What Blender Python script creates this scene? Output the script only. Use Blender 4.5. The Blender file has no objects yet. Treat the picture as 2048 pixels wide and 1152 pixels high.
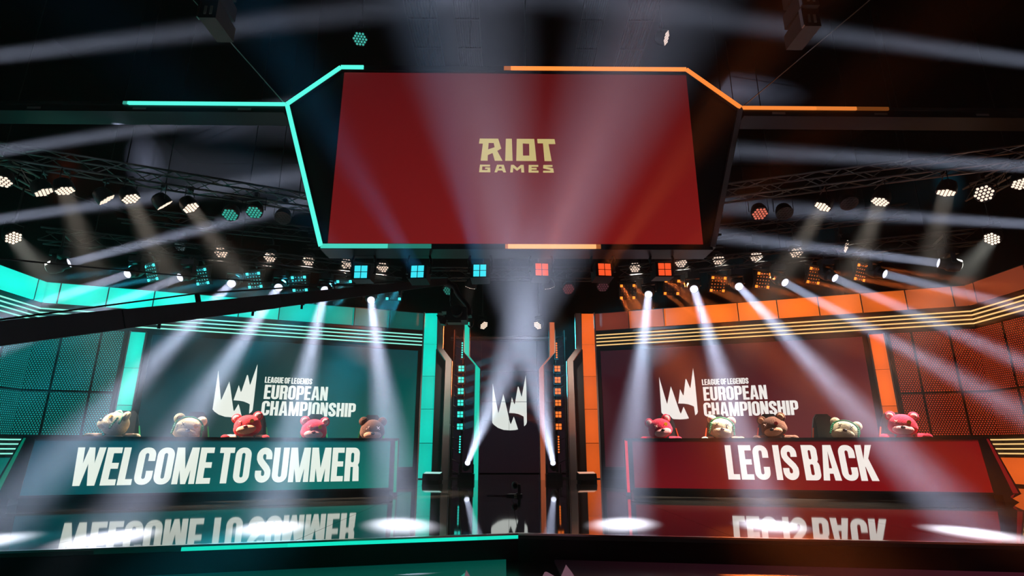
import bpy, math, random
from mathutils import Vector, Matrix, Euler
from mathutils.geometry import tessellate_polygon

random.seed(7)
sc = bpy.context.scene
COL = sc.collection

# ------------------------------------------------------------------ camera, world, exposure
F = 1119.0                              # focal length in pixels of the 2048 px wide frame
PITCH, YAW = math.radians(16.1), math.radians(-0.75)
CAM = Vector((-0.14, 0.0, 0.8))
cd = bpy.data.cameras.new('camera')
cam = bpy.data.objects.new('camera', cd)
COL.objects.link(cam)
cam.location = CAM
cam.rotation_euler = (math.pi / 2 + PITCH, 0, YAW)
cd.sensor_width = 36
cd.lens = 36 * F / 2048
cd.clip_start = 0.05
sc.camera = cam
wd = bpy.data.worlds.new('world')
sc.world = wd
wd.use_nodes = True
wd.node_tree.nodes['Background'].inputs[0].default_value = (0.3, 0.5, 0.6, 1)
wd.node_tree.nodes['Background'].inputs[1].default_value = 0.0
sc.view_settings.view_transform = 'Standard'
sc.view_settings.look = 'None'
sc.view_settings.exposure = 0.0
sc.view_settings.gamma = 1.0
sc.view_settings.use_curve_mapping = False
HAZE = 0.0046
BEAM_W = 92.0                           # watts of one white beam light
BEAM_COL = (0.65, 0.73, 1.0)
sc.cycles.volume_bounces = 0
sc.cycles.max_bounces = 6


def ray(px, py):
    u, v = (px - 1024) / F, (576 - py) / F
    y = math.cos(PITCH) - v * math.sin(PITCH)
    z = math.sin(PITCH) + v * math.cos(PITCH)
    c, s = math.cos(YAW), math.sin(YAW)
    return Vector((u * c - y * s, u * s + y * c, z))


def at(px, py, Y):                      # the point of depth Y that the photograph shows at a pixel
    r = ray(px, py)
    return CAM + r * (Y / r.y)


def onz(px, py, z=0.0):                 # the same for a known height
    r = ray(px, py)
    return CAM + r * ((z - CAM.z) / r.z)


# ------------------------------------------------------------------ materials
def lin(r, g, b, k=1.0):
    f = lambda c: (c / 255 / 12.92) if c / 255 <= 0.04045 else ((c / 255 + 0.055) / 1.055) ** 2.4
    return (f(r) * k, f(g) * k, f(b) * k)


def mat(name, col, rough=0.5, metal=0.0, noise=0.0, nscale=8.0, bump=0.0, bscale=60.0, spec=0.5, sheen=0.0, coat=0.0):
    m = bpy.data.materials.new(name)
    m.use_nodes = True
    nt = m.node_tree
    b = nt.nodes['Principled BSDF']
    b.inputs['Base Color'].default_value = (*col, 1)
    b.inputs['Roughness'].default_value = rough
    b.inputs['Metallic'].default_value = metal
    b.inputs['Specular IOR Level'].default_value = spec
    b.inputs['Coat Weight'].default_value = coat
    if sheen:
        b.inputs['Sheen Weight'].default_value = sheen
        b.inputs['Sheen Tint'].default_value = (*[min(1, c * 1.5 + .1) for c in col], 1)
    tc = nt.nodes.new('ShaderNodeTexCoord')
    if noise:
        n = nt.nodes.new('ShaderNodeTexNoise')
        n.inputs['Scale'].default_value = nscale
        n.inputs['Detail'].default_value = 5
        nt.links.new(tc.outputs['Object'], n.inputs['Vector'])
        r = nt.nodes.new('ShaderNodeMix')
        r.data_type = 'RGBA'
        r.inputs['A'].default_value = (*[c * (1 - noise) for c in col], 1)
        r.inputs['B'].default_value = (*[min(1, c * (1 + noise)) for c in col], 1)
        nt.links.new(n.outputs['Fac'], r.inputs['Factor'])
        nt.links.new(r.outputs['Result'], b.inputs['Base Color'])
    if bump:
        n2 = nt.nodes.new('ShaderNodeTexNoise')
        n2.inputs['Scale'].default_value = bscale
        n2.inputs['Detail'].default_value = 3
        nt.links.new(tc.outputs['Object'], n2.inputs['Vector'])
        bp = nt.nodes.new('ShaderNodeBump')
        bp.inputs['Strength'].default_value = bump
        bp.inputs['Distance'].default_value = 0.02
        nt.links.new(n2.outputs['Fac'], bp.inputs['Height'])
        nt.links.new(bp.outputs['Normal'], b.inputs['Normal'])
    return m


def led_mat(name, hot=0.0):
    """self-lit lamp surface; its colour and level come from the object's own colour.
    hot > 0: a light box, brightest in the middle where its tubes sit."""
    m = bpy.data.materials.new(name)
    m.use_nodes = True
    nt = m.node_tree
    b = nt.nodes['Principled BSDF']
    b.inputs['Base Color'].default_value = (0.02, 0.02, 0.02, 1)
    b.inputs['Roughness'].default_value = 0.4
    oi = nt.nodes.new('ShaderNodeObjectInfo')
    nt.links.new(oi.outputs['Color'], b.inputs['Emission Color'])
    b.inputs['Emission Strength'].default_value = 1.0
    if hot:
        tc = nt.nodes.new('ShaderNodeTexCoord')
        sp = nt.nodes.new('ShaderNodeVectorMath')
        sp.operation = 'SUBTRACT'
        sp.inputs[1].default_value = (0.5, 0.5, 0.5)
        nt.links.new(tc.outputs['Generated'], sp.inputs[0])
        ln = nt.nodes.new('ShaderNodeVectorMath')
        ln.operation = 'LENGTH'
        nt.links.new(sp.outputs[0], ln.inputs[0])
        mr = nt.nodes.new('ShaderNodeMapRange')
        mr.interpolation_type = 'SMOOTHSTEP'
        mr.inputs['From Min'].default_value = 0.05
        mr.inputs['From Max'].default_value = 0.95
        mr.inputs['To Min'].default_value = 1.0 + hot
        mr.inputs['To Max'].default_value = 1.0 - hot
        nt.links.new(ln.outputs['Value'], mr.inputs['Value'])
        nt.links.new(mr.outputs['Result'], b.inputs['Emission Strength'])
    m.cycles.emission_sampling = 'NONE'
    return m


def screen_mat(name, c00, c10, c01, c11, k=1.0):
    """picture on an LED screen: a plain colour field between four corner colours (x right, y up in UV)"""
    m = bpy.data.materials.new(name)
    m.use_nodes = True
    nt = m.node_tree
    b = nt.nodes['Principled BSDF']
    b.inputs['Base Color'].default_value = (0.012, 0.012, 0.014, 1)
    b.inputs['Roughness'].default_value = 0.45
    uv = nt.nodes.new('ShaderNodeUVMap')
    se = nt.nodes.new('ShaderNodeSeparateXYZ')
    nt.links.new(uv.outputs['UV'], se.inputs[0])

    def mix(fac, a, c):
        n = nt.nodes.new('ShaderNodeMix')
        n.data_type = 'RGBA'
        nt.links.new(fac, n.inputs['Factor'])
        for s, val in (('A', a), ('B', c)):
            if isinstance(val, tuple):
                n.inputs[s].default_value = (*val, 1)
            else:
                nt.links.new(val, n.inputs[s])
        return n.outputs['Result']
    bot = mix(se.outputs['X'], lin(*c00), lin(*c10))
    top = mix(se.outputs['X'], lin(*c01), lin(*c11))
    res = mix(se.outputs['Y'], bot, top)
    nt.links.new(res, b.inputs['Emission Color'])
    b.inputs['Emission Strength'].default_value = k
    m.cycles.emission_sampling = 'NONE'
    return m


def perforated_mat(name, glow):
    """dark sheet steel with a fine hexagonal pattern of holes, lit from behind"""
    m = bpy.data.materials.new(name)
    m.use_nodes = True
    nt = m.node_tree
    b = nt.nodes['Principled BSDF']
    b.inputs['Base Color'].default_value = (0.03, 0.03, 0.033, 1)
    b.inputs['Roughness'].default_value = 0.45
    b.inputs['Metallic'].default_value = 0.4
    tc = nt.nodes.new('ShaderNodeTexCoord')
    se = nt.nodes.new('ShaderNodeSeparateXYZ')
    nt.links.new(tc.outputs['Object'], se.inputs[0])

    def M(op, a, c=None, d=None):
        n = nt.nodes.new('ShaderNodeMath')
        n.operation = op
        for i, val in enumerate((a, c, d)):
            if val is None:
                continue
            if isinstance(val, (int, float)):
                n.inputs[i].default_value = val
            else:
                nt.links.new(val, n.inputs[i])
        return n.outputs[0]
    p = 0.056
    bz = M('MULTIPLY', se.outputs['Z'], 1 / (p * 0.866))
    ax = M('MULTIPLY', se.outputs['X'], 1 / p)
    par = M('MULTIPLY', M('PINGPONG', M('FLOOR', bz), 1.0), 0.5)
    fx = M('SUBTRACT', M('FRACT', M('ADD', ax, par)), 0.5)
    fz = M('MULTIPLY', M('SUBTRACT', M('FRACT', bz), 0.5), 0.866)
    d = M('SQRT', M('ADD', M('MULTIPLY', fx, fx), M('MULTIPLY', fz, fz)))
    mr = nt.nodes.new('ShaderNodeMapRange')
    mr.inputs['From Min'].default_value = 0.25
    mr.inputs['From Max'].default_value = 0.36
    mr.inputs['To Min'].default_value = 1.0
    mr.inputs['To Max'].default_value = 0.0
    nt.links.new(d, mr.inputs['Value'])
    b.inputs['Emission Color'].default_value = (*glow, 1)
    nt.links.new(mr.outputs['Result'], b.inputs['Emission Strength'])
    m.cycles.emission_sampling = 'NONE'
    return m


TEAL, ORANGE = lin(0, 235, 210), lin(255, 106, 34)
M = {
    'black': mat('matt_black_paint', (0.006, 0.006, 0.0065), 0.75, noise=0.3),
    'wall': mat('black_drape', (0.004, 0.004, 0.0045), 0.95, noise=0.4, nscale=2, spec=0.05),
    'satin': mat('satin_black_metal', (0.02, 0.02, 0.022), 0.38, 0.2, noise=0.2),
    'body': mat('fixture_black', (0.016, 0.016, 0.018), 0.42, noise=0.2),
    'deck': mat('gloss_black_deck', (0.085, 0.076, 0.064), 0.035, noise=0.25, nscale=1.5, bump=0.004, bscale=3.0, spec=0.9),
    'house': mat('satin_studio_floor', (0.02, 0.02, 0.022), 0.22, noise=0.3, nscale=2),
    'alu': mat('aluminium', (0.62, 0.61, 0.58), 0.32, 1.0, noise=0.1),
    'grey': mat('brushed_grey_metal', (0.42, 0.36, 0.33), 0.4, 0.3, noise=0.1, nscale=3),
    'edge': mat('polished_edge', (0.75, 0.68, 0.62), 0.2, 1.0),
    'truss': mat('truss_tube', (0.30, 0.29, 0.27), 0.35, 0.9, noise=0.2),
    'side': mat('dark_gloss_panel', (0.05, 0.05, 0.05), 0.25, 0.3),
    'rubber': mat('black_rubber', (0.01, 0.01, 0.01), 0.8),
    'speaker': mat('speaker_shell', (0.10, 0.095, 0.08), 0.55, noise=0.2),
    'handle': mat('pale_handle', (0.62, 0.58, 0.45), 0.5),
    'print': mat('floor_print', (0.42, 0.36, 0.36), 0.4, noise=0.15),
    'fur_pink': mat('pink_plush', lin(214, 32, 66), 0.95, noise=0.25, nscale=14, bump=0.7, bscale=70, sheen=0.5),
    'fur_red': mat('red_plush', lin(205, 22, 36), 0.95, noise=0.25, nscale=14, bump=0.7, bscale=70, sheen=0.5),
    'fur_cream': mat('cream_plush', lin(226, 204, 168), 0.95, noise=0.15, nscale=14, bump=0.7, bscale=70, sheen=0.4),
    'fur_brown': mat('brown_plush', lin(92, 50, 30), 0.95, noise=0.4, nscale=14, bump=0.8, bscale=60, sheen=0.4),
    'fur_tan': mat('tan_plush', lin(196, 132, 100), 0.95, noise=0.2, nscale=14, bump=0.6, bscale=70, sheen=0.3),
    'fur_rose': mat('pale_pink_plush', lin(240, 160, 160), 0.95, noise=0.2, nscale=14, bump=0.6, bscale=70, sheen=0.3),
    'jersey': mat('patterned_jersey', lin(208, 176, 156), 0.85, noise=0.45, nscale=11),
    'nose': mat('dark_nose', (0.012, 0.010, 0.012), 0.35),
    'nose_pink': mat('rose_nose', lin(150, 10, 40), 0.5),
    'button': mat('amber_button', lin(240, 160, 30), 0.3, coat=0.5),
    'button_red': mat('red_button', lin(210, 20, 30), 0.3, coat=0.5),
    'stitch': mat('pale_thread', lin(240, 200, 190), 0.8),
    'dark_stitch': mat('dark_thread', lin(60, 50, 45), 0.8),
    'green': mat('green_ribbon', lin(8, 130, 84), 0.7, noise=0.3, nscale=40),
    'chair': mat('black_leatherette', (0.016, 0.016, 0.018), 0.42, noise=0.2),
    'chair_green': mat('green_leatherette', lin(12, 140, 78), 0.45),
    'chair_orange': mat('orange_leatherette', lin(224, 76, 30), 0.45),
    'glass': mat('lens_glass', (0.01, 0.012, 0.016), 0.05, spec=0.8, coat=0.6),
    'led': led_mat('led_emitter'),
    'box': led_mat('light_box', 0.18),
    'perf_t': perforated_mat('perforated_steel_teal', lin(20, 170, 160, .75)),
    'perf_o': perforated_mat('perforated_steel_red', lin(215, 66, 36, .6)),
}


# ------------------------------------------------------------------ mesh helpers
class MB:
    def __init__(self):
        self.v, self.f, self.uv = [], [], None

    def add(self, vs, fs):
        k = len(self.v)
        self.v += [Vector(p) for p in vs]
        self.f += [tuple(k + i for i in f) for f in fs]
        return self

    def hexa(self, p):                  # 4 bottom + 4 top points
        return self.add(p, [(0, 3, 2, 1), (4, 5, 6, 7), (0, 1, 5, 4), (1, 2, 6, 5), (2, 3, 7, 6), (3, 0, 4, 7)])

    def box(self, a, b):
        (x0, y0, z0), (x1, y1, z1) = a, b
        return self.hexa([(x0, y0, z0), (x1, y0, z0), (x1, y1, z0), (x0, y1, z0),
                          (x0, y0, z1), (x1, y0, z1), (x1, y1, z1), (x0, y1, z1)])

    def cbox(self, c, s):
        return self.box([c[i] - s[i] / 2 for i in range(3)], [c[i] + s[i] / 2 for i in range(3)])

    def prism(self, loop, off):
        n = len(loop)
        off = Vector(off)
        vs = [Vector(p) for p in loop] + [Vector(p) + off for p in loop]
        fs = [tuple(range(n))[::-1], tuple(range(n, 2 * n))]
        fs += [(i, (i + 1) % n, n + (i + 1) % n, n + i) for i in range(n)]
        return self.add(vs, fs)

    def tube(self, a, b, r, r2=None, n=8):
        a, b = Vector(a), Vector(b)
        d = (b - a)
        if d.length < 1e-6:
            return self
        q = d.to_track_quat('Z', 'Y')
        r2 = r if r2 is None else r2
        vs = []
        for p, rr in ((a, r), (b, r2)):
            for i in range(n):
                t = 2 * math.pi * i / n
                vs.append(p + q @ Vector((rr * math.cos(t), rr * math.sin(t), 0)))
        fs = [(i, (i + 1) % n, n + (i + 1) % n, n + i) for i in range(n)]
        fs += [tuple(range(n))[::-1], tuple(range(n, 2 * n))]
        return self.add(vs, fs)

    def path(self, pts, r, n=6):
        pts = [Vector(p) for p in pts]
        rings = []
        for i, p in enumerate(pts):
            d = (pts[min(i + 1, len(pts) - 1)] - pts[max(i - 1, 0)])
            q = d.to_track_quat('Z', 'Y')
            rr = r[i] if isinstance(r, (list, tuple)) else r
            rings.append([p + q @ Vector((rr * math.cos(2 * math.pi * j / n), rr * math.sin(2 * math.pi * j / n), 0)) for j in range(n)])
        vs = [v for rg in rings for v in rg]
        fs = []
        for i in range(len(pts) - 1):
            for j in range(n):
                fs.append((i * n + j, i * n + (j + 1) % n, (i + 1) * n + (j + 1) % n, (i + 1) * n + j))
        fs += [tuple(range(n))[::-1], tuple(range((len(pts) - 1) * n, len(pts) * n))]
        return self.add(vs, fs)

    def ell(self, c, r, seg=20, rings=12, fn=None, rot=None):
        c = Vector(c)
        vs = [Vector((0, 0, -1))]
        for i in range(1, rings):
            t = -math.pi / 2 + math.pi * i / rings
            for j in range(seg):
                a = 2 * math.pi * j / seg
                vs.append(Vector((math.cos(t) * math.cos(a), math.cos(t) * math.sin(a), math.sin(t))))
        vs.append(Vector((0, 0, 1)))
        out = []
        for p in vs:
            q = Vector((p.x * r[0], p.y * r[1], p.z * r[2]))
            if fn:
                q = fn(p, q)
            if rot:
                q = rot @ q
            out.append(c + q)
        fs = [(0, 1 + (j + 1) % seg, 1 + j) for j in range(seg)]
        for i in range(rings - 2):
            for j in range(seg):
                a = 1 + i * seg
                fs.append((a + j, a + (j + 1) % seg, a + seg + (j + 1) % seg, a + seg + j))
        a, top = 1 + (rings - 2) * seg, len(vs) - 1
        fs += [(a + j, a + (j + 1) % seg, top) for j in range(seg)]
        return self.add(out, fs)

    def lathe(self, prof, n=16):        # (r, z) pairs about the z axis, closed with caps
        vs = [(r * math.cos(2 * math.pi * j / n), r * math.sin(2 * math.pi * j / n), z) for r, z in prof for j in range(n)]
        fs = []
        m = len(prof)
        for i in range(m - 1):
            for j in range(n):
                fs.append((i * n + j, i * n + (j + 1) % n, (i + 1) * n + (j + 1) % n, (i + 1) * n + j))
        fs += [tuple(range(n))[::-1], tuple(range((m - 1) * n, m * n))]
        return self.add(vs, fs)

    def flat(self, polys, fn, thick=None):
        """filled outlines with holes; fn maps (u, v) to 3D. thick: vector giving the sheet its depth"""
        for poly in polys:
            loops = poly if isinstance(poly[0][0], (tuple, list)) else [poly]
            l3 = [[Vector((u, v, 0)) for u, v in lp] for lp in loops]
            flat = [p for lp in l3 for p in lp]
            tri = tessellate_polygon(l3)
            base = [fn(p.x, p.y) for p in flat]
            if thick is None:
                self.add(base, [tuple(t) for t in tri])
            else:
                n = len(base)
                fs = [tuple(t) for t in tri] + [tuple(i + n for i in t)[::-1] for t in tri]
                k = 0
                for lp in loops:
                    m = len(lp)
                    fs += [(k + i, k + (i + 1) % m, n + k + (i + 1) % m, n + k + i) for i in range(m)]
                    k += m
                self.add(base + [p + Vector(thick) for p in base], fs)
        return self

    def mesh(self, name, material, smooth=None, fix=True, inv=None):
        me = bpy.data.meshes.new(name)
        vs = self.v if inv is None else [inv @ p for p in self.v]
        me.from_pydata([tuple(p) for p in vs], [], self.f)
        if fix:
            import bmesh
            b = bmesh.new()
            b.from_mesh(me)
            bmesh.ops.recalc_face_normals(b, faces=b.faces)
            b.to_mesh(me)
            b.free()
        me.materials.append(material)
        if smooth is not None:
            me.shade_smooth()
            me.set_sharp_from_angle(angle=math.radians(smooth))
        return me


MW = {}                                  # world matrices of things and parts


def link(name, data, parent=None, loc=(0, 0, 0), rot=(0, 0, 0), color=None):
    o = bpy.data.objects.new(name, data)
    COL.objects.link(o)
    o.location = loc
    o.rotation_euler = rot if not hasattr(rot, 'to_euler') else rot.to_euler()
    o.parent = parent
    if color is not None:
        o.color = (*color, 1)
    m = Matrix.Translation(Vector(loc)) @ Euler(o.rotation_euler).to_matrix().to_4x4()
    MW[o] = (MW[parent] @ m) if parent else m
    return o


def tag(o, label, cat, group=None, kind=None):
    o['label'] = label
    o['category'] = cat
    if group:
        o['group'] = group
    if kind:
        o['kind'] = kind
    return o


def thing(name, label, cat, loc=(0, 0, 0), rz=0.0, group=None):
    return tag(link(name, None, None, loc, (0, 0, rz)), label, cat, group)


def part(parent, name, mb, material, smooth=None, color=None, world=False, label=None, fix=True):
    inv = MW[parent].inverted() if (world and parent) else None
    o = link(name, mb.mesh(name, material, smooth, fix, inv), parent, color=color)
    if label:
        o['label'] = label
    return o


def struct(name, mb, material, parent=None, smooth=None):
    o = part(parent, name, mb, material, smooth, world=bool(parent))
    if not parent:
        o['kind'] = 'structure'
    return o


def set_uv(o, fn):
    me = o.data
    uv = me.uv_layers.new(name='UVMap')
    for lp in me.loops:
        uv.data[lp.index].uv = fn(me.vertices[lp.vertex_index].co)


def lerp(a, b, t):
    return a + (b - a) * t


def mixc(a, b, t):
    return tuple(x + (y - x) * t for x, y in zip(a, b))


ORD = ['first', 'second', 'third', 'fourth', 'fifth', 'sixth', 'seventh', 'eighth', 'ninth', 'tenth', 'eleventh', 'twelfth']

# ------------------------------------------------------------------ room shell
ZH = -0.25                               # studio floor below the stage deck
XW, YB, YF, ZC = 13.2, 21.0, -5.0, 12.2
struct('floor', MB().box((-XW, YF, ZH - .2), (XW, YB, ZH)), M['house'])
struct('wall_back', MB().box((-XW, YB, ZH), (XW, YB + .2, ZC)), M['wall'])
struct('wall_left', MB().box((-XW - .2, YF, ZH), (-XW, YB, ZC)), M['wall'])
struct('wall_right', MB().box((XW, YF, ZH), (XW + .2, YB, ZC)), M['wall'])
struct('wall_front', MB().box((-XW, YF - .2, ZH), (XW, YF, ZC)), M['wall'])
struct('ceiling', MB().box((-XW, YF, ZC), (XW, YB, ZC + .2)), M['wall'])

hz = bpy.data.materials.new('theatre_haze')
hz.use_nodes = True
hn = hz.node_tree
hn.nodes.clear()
ho = hn.nodes.new('ShaderNodeOutputMaterial')
hs = hn.nodes.new('ShaderNodeVolumeScatter')
hs.inputs['Color'].default_value = (1, 1, 1, 1)
hs.inputs['Density'].default_value = HAZE
hs.inputs['Anisotropy'].default_value = 0.2
hn.links.new(hs.outputs[0], ho.inputs['Volume'])
haze = part(None, 'haze', MB().box((-XW + .01, YF + .01, ZH + .003), (XW - .01, YB - .01, ZC - .01)), hz)
tag(haze, 'thin theatrical haze filling the whole studio air', 'haze', kind='stuff')

# ------------------------------------------------------------------ stage deck
FL = lambda x: 6.04 + (0.2295 * x if x < 0 else -0.159 * x)      # front edge: a shallow V
XS, YS = 12.3, 20.9
outline = [(-XS, FL(-XS)), (0, FL(0)), (XS, FL(XS)), (XS, YS), (-XS, YS)]
stage = thing('stage', 'glossy black stage platform with a shallow pointed front edge', 'stage', (0, 12, ZH))
part(stage, 'stage_body', MB().prism([(x, y, ZH) for x, y in outline], (0, 0, -ZH - .03)), M['black'], world=True)


def clip(poly, keep):                    # keep(p) >= 0, linear
    out = []
    for i, p in enumerate(poly):
        q = poly[(i + 1) % len(poly)]
        a, b = keep(p), keep(q)
        if a >= 0:
            out.append(p)
        if (a >= 0) != (b >= 0):
            t = a / (a - b)
            out.append((lerp(p[0], q[0], t), lerp(p[1], q[1], t)))
    return out


xs = [-XS + i * 2.05 for i in range(13)]
xs[-1] = XS
g = 0.003
for i in range(12):
    for j in range(10):
        y0 = 1.15 + j * 1.975
        x0, x1, y1 = xs[i] + g, xs[i + 1] - g, y0 + 1.975 - 2 * g
        pl = [(x0, y0), (x1, y0), (x1, y1), (x0, y1)]
        pl = clip(pl, (lambda p: p[1] - (6.04 + 0.2295 * p[0])) if (x0 + x1) < 0.5 else (lambda p: p[1] - (6.04 - 0.159 * p[0])))
        if x0 < 0 < x1:
            pl = clip(pl, lambda p: p[1] - (6.04 - 0.159 * p[0]))
        pl = clip(pl, lambda p: YS - p[1])
        if len(pl) > 2:
            part(stage, 'deck_panel', MB().prism([(x, y, -.03) for x, y in pl], (0, 0, .03)), M['deck'], world=True)


def front_strip(name, x0, x1, z0, z1, out0, out1, m, color=None, n=1):
    """a piece along the pointed front edge"""
    for k in range(n):
        a, b = lerp(x0, x1, k / n), lerp(x0, x1, (k + 1) / n)
        pa, pb = FL(a), FL(b)
        mb = MB().hexa([(a, pa - out1, z0), (b, pb - out1, z0), (b, pb - out0, z0), (a, pa - out0, z0),
                        (a, pa - out1, z1), (b, pb - out1, z1), (b, pb - out0, z1), (a, pa - out0, z1)])
        part(stage, name, mb, m, world=True, color=color)


for a, b in ((-11.9, 0.0), (0.0, 11.9)):
    front_strip('edge_trim', a, b, -.016, .001, -.02, .03, M['edge'])
    front_strip('fascia', a, b, ZH, -.052, 0, .012, M['satin'])
lv = [(-4.4, -3.6, .003), (-3.6, -2.95, .014), (-2.95, -2.1, .85), (-2.1, -1.2, 1.0), (-1.2, -.4, 1.05), (-.4, 0.0, .95)]
for a, b, k in lv:
    front_strip('led_strip', a, b, -.050, -.018, 0, .016, M['led'], color=tuple(c * k for c in lin(20, 235, 200)))
front_strip('led_strip', 0.0, 11.9, -.050, -.018, 0, .016, M['led'], color=(.0015, .0012, .0012))
front_strip('led_strip', -11.9, -4.4, -.050, -.018, 0, .016, M['led'], color=(.001, .0015, .0015))

# LED floor panels below the front edge
for sd, pts, cols, lab in ((-1, (-.12, -5.6), ((0, 66, 56), (0, 30, 28)), 'low teal LED floor screen along the left front of the stage'),
                           (1, (.35, 5.6), ((9, 4, 7), (62, 22, 34)), 'low maroon LED floor screen along the right front of the stage')):
    xa, xb = pts
    m_ = screen_mat('floor_picture', cols[0], cols[1], cols[0], cols[1])
    mb_ = MB().hexa([(xa, FL(xa) - 1.6, ZH), (xb, FL(xb) - 1.6, ZH), (xb, FL(xb) - .03, ZH), (xa, FL(xa) - .03, ZH),
                     (xa, FL(xa) - 1.6, ZH + .02), (xb, FL(xb) - 1.6, ZH + .02), (xb, FL(xb) - .03, ZH + .02), (xa, FL(xa) - .03, ZH + .02)])
    t_ = thing('floor_screen', lab, 'screen', ((xa + xb) / 2, 4.5, ZH), 0, 'floor screens')
    o_ = part(t_, 'screen_face', mb_, m_, world=True)
    set_uv(o_, lambda co, xa=xa, xb=xb: ((co.x + (xa + xb) / 2 - xa) / (xb - xa), .5))

# ------------------------------------------------------------------ flat artwork: crown mark, word mark, block letters
CR_A = [(128, 240), (145, 330), (190, 560), (228, 745), (235, 770), (242, 745), (322, 430), (350, 535), (440, 920), (455, 960), (468, 940),
        (512, 830), (530, 875), (588, 1050), (540, 1062), (440, 1068), (330, 1060), (230, 1025), (160, 975), (125, 935)]
CR_B = [(427, 765), (478, 490), (518, 600), (525, 615), (534, 595), (585, 305), (595, 295), (605, 315), (648, 465), (655, 480), (662, 455), (732, 90),
        (743, 320), (747, 930), (730, 970), (697, 997), (690, 830), (655, 810), (590, 783), (520, 770)]
CROWN = [[((x - 125) / 620, (1068 - y) / 978) for x, y in p] for p in (CR_A, CR_B)]

_R = [[(210, 190), (612, 190), (680, 408), (592, 458), (708, 675), (542, 675), (492, 505), (390, 552), (388, 675), (238, 675), (280, 300), (195, 300)],
      [(405, 285), (515, 285), (535, 380), (395, 430)]]
_I = [(778, 190), (908, 190), (925, 675), (765, 675)]
_O = [[(1015, 190), (1395, 190), (1438, 675), (1003, 675)], [(1145, 290), (1285, 298), (1285, 560), (1148, 560)]]
_T = [(1460, 190), (1838, 190), (1855, 300), (1705, 300), (1765, 675), (1612, 675), (1585, 285), (1468, 285)]
_G = [(225, 762), (442, 762), (440, 800), (275, 800), (272, 880), (388, 880), (388, 855), (335, 855), (338, 822), (445, 822), (450, 925), (208, 925)]
_A = [[(590, 762), (735, 762), (785, 925), (730, 925), (705, 885), (610, 885), (592, 925), (537, 925)], [(640, 800), (685, 800), (697, 845), (622, 845)]]
_M = [(890, 762), (950, 762), (1025, 830), (1100, 762), (1162, 762), (1172, 925), (1112, 925), (1105, 825), (1020, 890), (940, 825), (930, 925), (872, 925)]
_E = [(1270, 762), (1475, 762), (1475, 800), (1330, 800), (1330, 825), (1440, 825), (1440, 862), (1330, 862), (1330, 885), (1480, 885), (1480, 925), (1265, 925)]
_S = [(1585, 762), (1780, 762), (1780, 798), (1635, 798), (1795, 835), (1808, 925), (1575, 925), (1578, 885), (1735, 885), (1735, 868), (1578, 832)]


def norm(polys):
    out = []
    for p in polys:
        lps = p if isinstance(p[0][0], (tuple, list)) else [p]
        out.append([[((x - 195) / 1660, (930 - y) / 740) for x, y in lp] for lp in lps])
    return out


RIOT_TOP, RIOT_LOW = norm([_R, _I, _O, _T]), norm([_G, _A, _M, _E, _S])


def arc(cx, cy, r, a0, a1, n=6, ry=None):
    ry = r if ry is None else ry
    return [(cx + r * math.cos(math.radians(lerp(a0, a1, i / n))), cy + ry * math.sin(math.radians(lerp(a0, a1, i / n)))) for i in range(n + 1)]


def rr(x0, y0, x1, y1, rb, c=(1, 1, 1, 1)):   # rounded rectangle, corners bl br tr tl
    o = []
    o += arc(x0 + rb, y0 + rb, rb, 180, 270) if c[0] else [(x0, y0)]
    o += arc(x1 - rb, y0 + rb, rb, 270, 360) if c[1] else [(x1, y0)]
    o += arc(x1 - rb, y1 - rb, rb, 0, 90) if c[2] else [(x1, y1)]
    o += arc(x0 + rb, y1 - rb, rb, 90, 180) if c[3] else [(x0, y1)]
    return o


def rect(x0, y0, x1, y1):
    return [(x0, y0), (x1, y0), (x1, y1), (x0, y1)]


def stroke(pts, t):
    """outline polygon of a thick line"""
    Lp, Rp = [], []
    for i, p in enumerate(pts):
        a, b = Vector(pts[max(i - 1, 0)]), Vector(pts[min(i + 1, len(pts) - 1)])
        d = (b - a).normalized()
        nrm = Vector((-d.y, d.x)) * t / 2
        Lp.append((p[0] + nrm.x, p[1] + nrm.y))
        Rp.append((p[0] - nrm.x, p[1] - nrm.y))
    return Lp + Rp[::-1]


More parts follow.
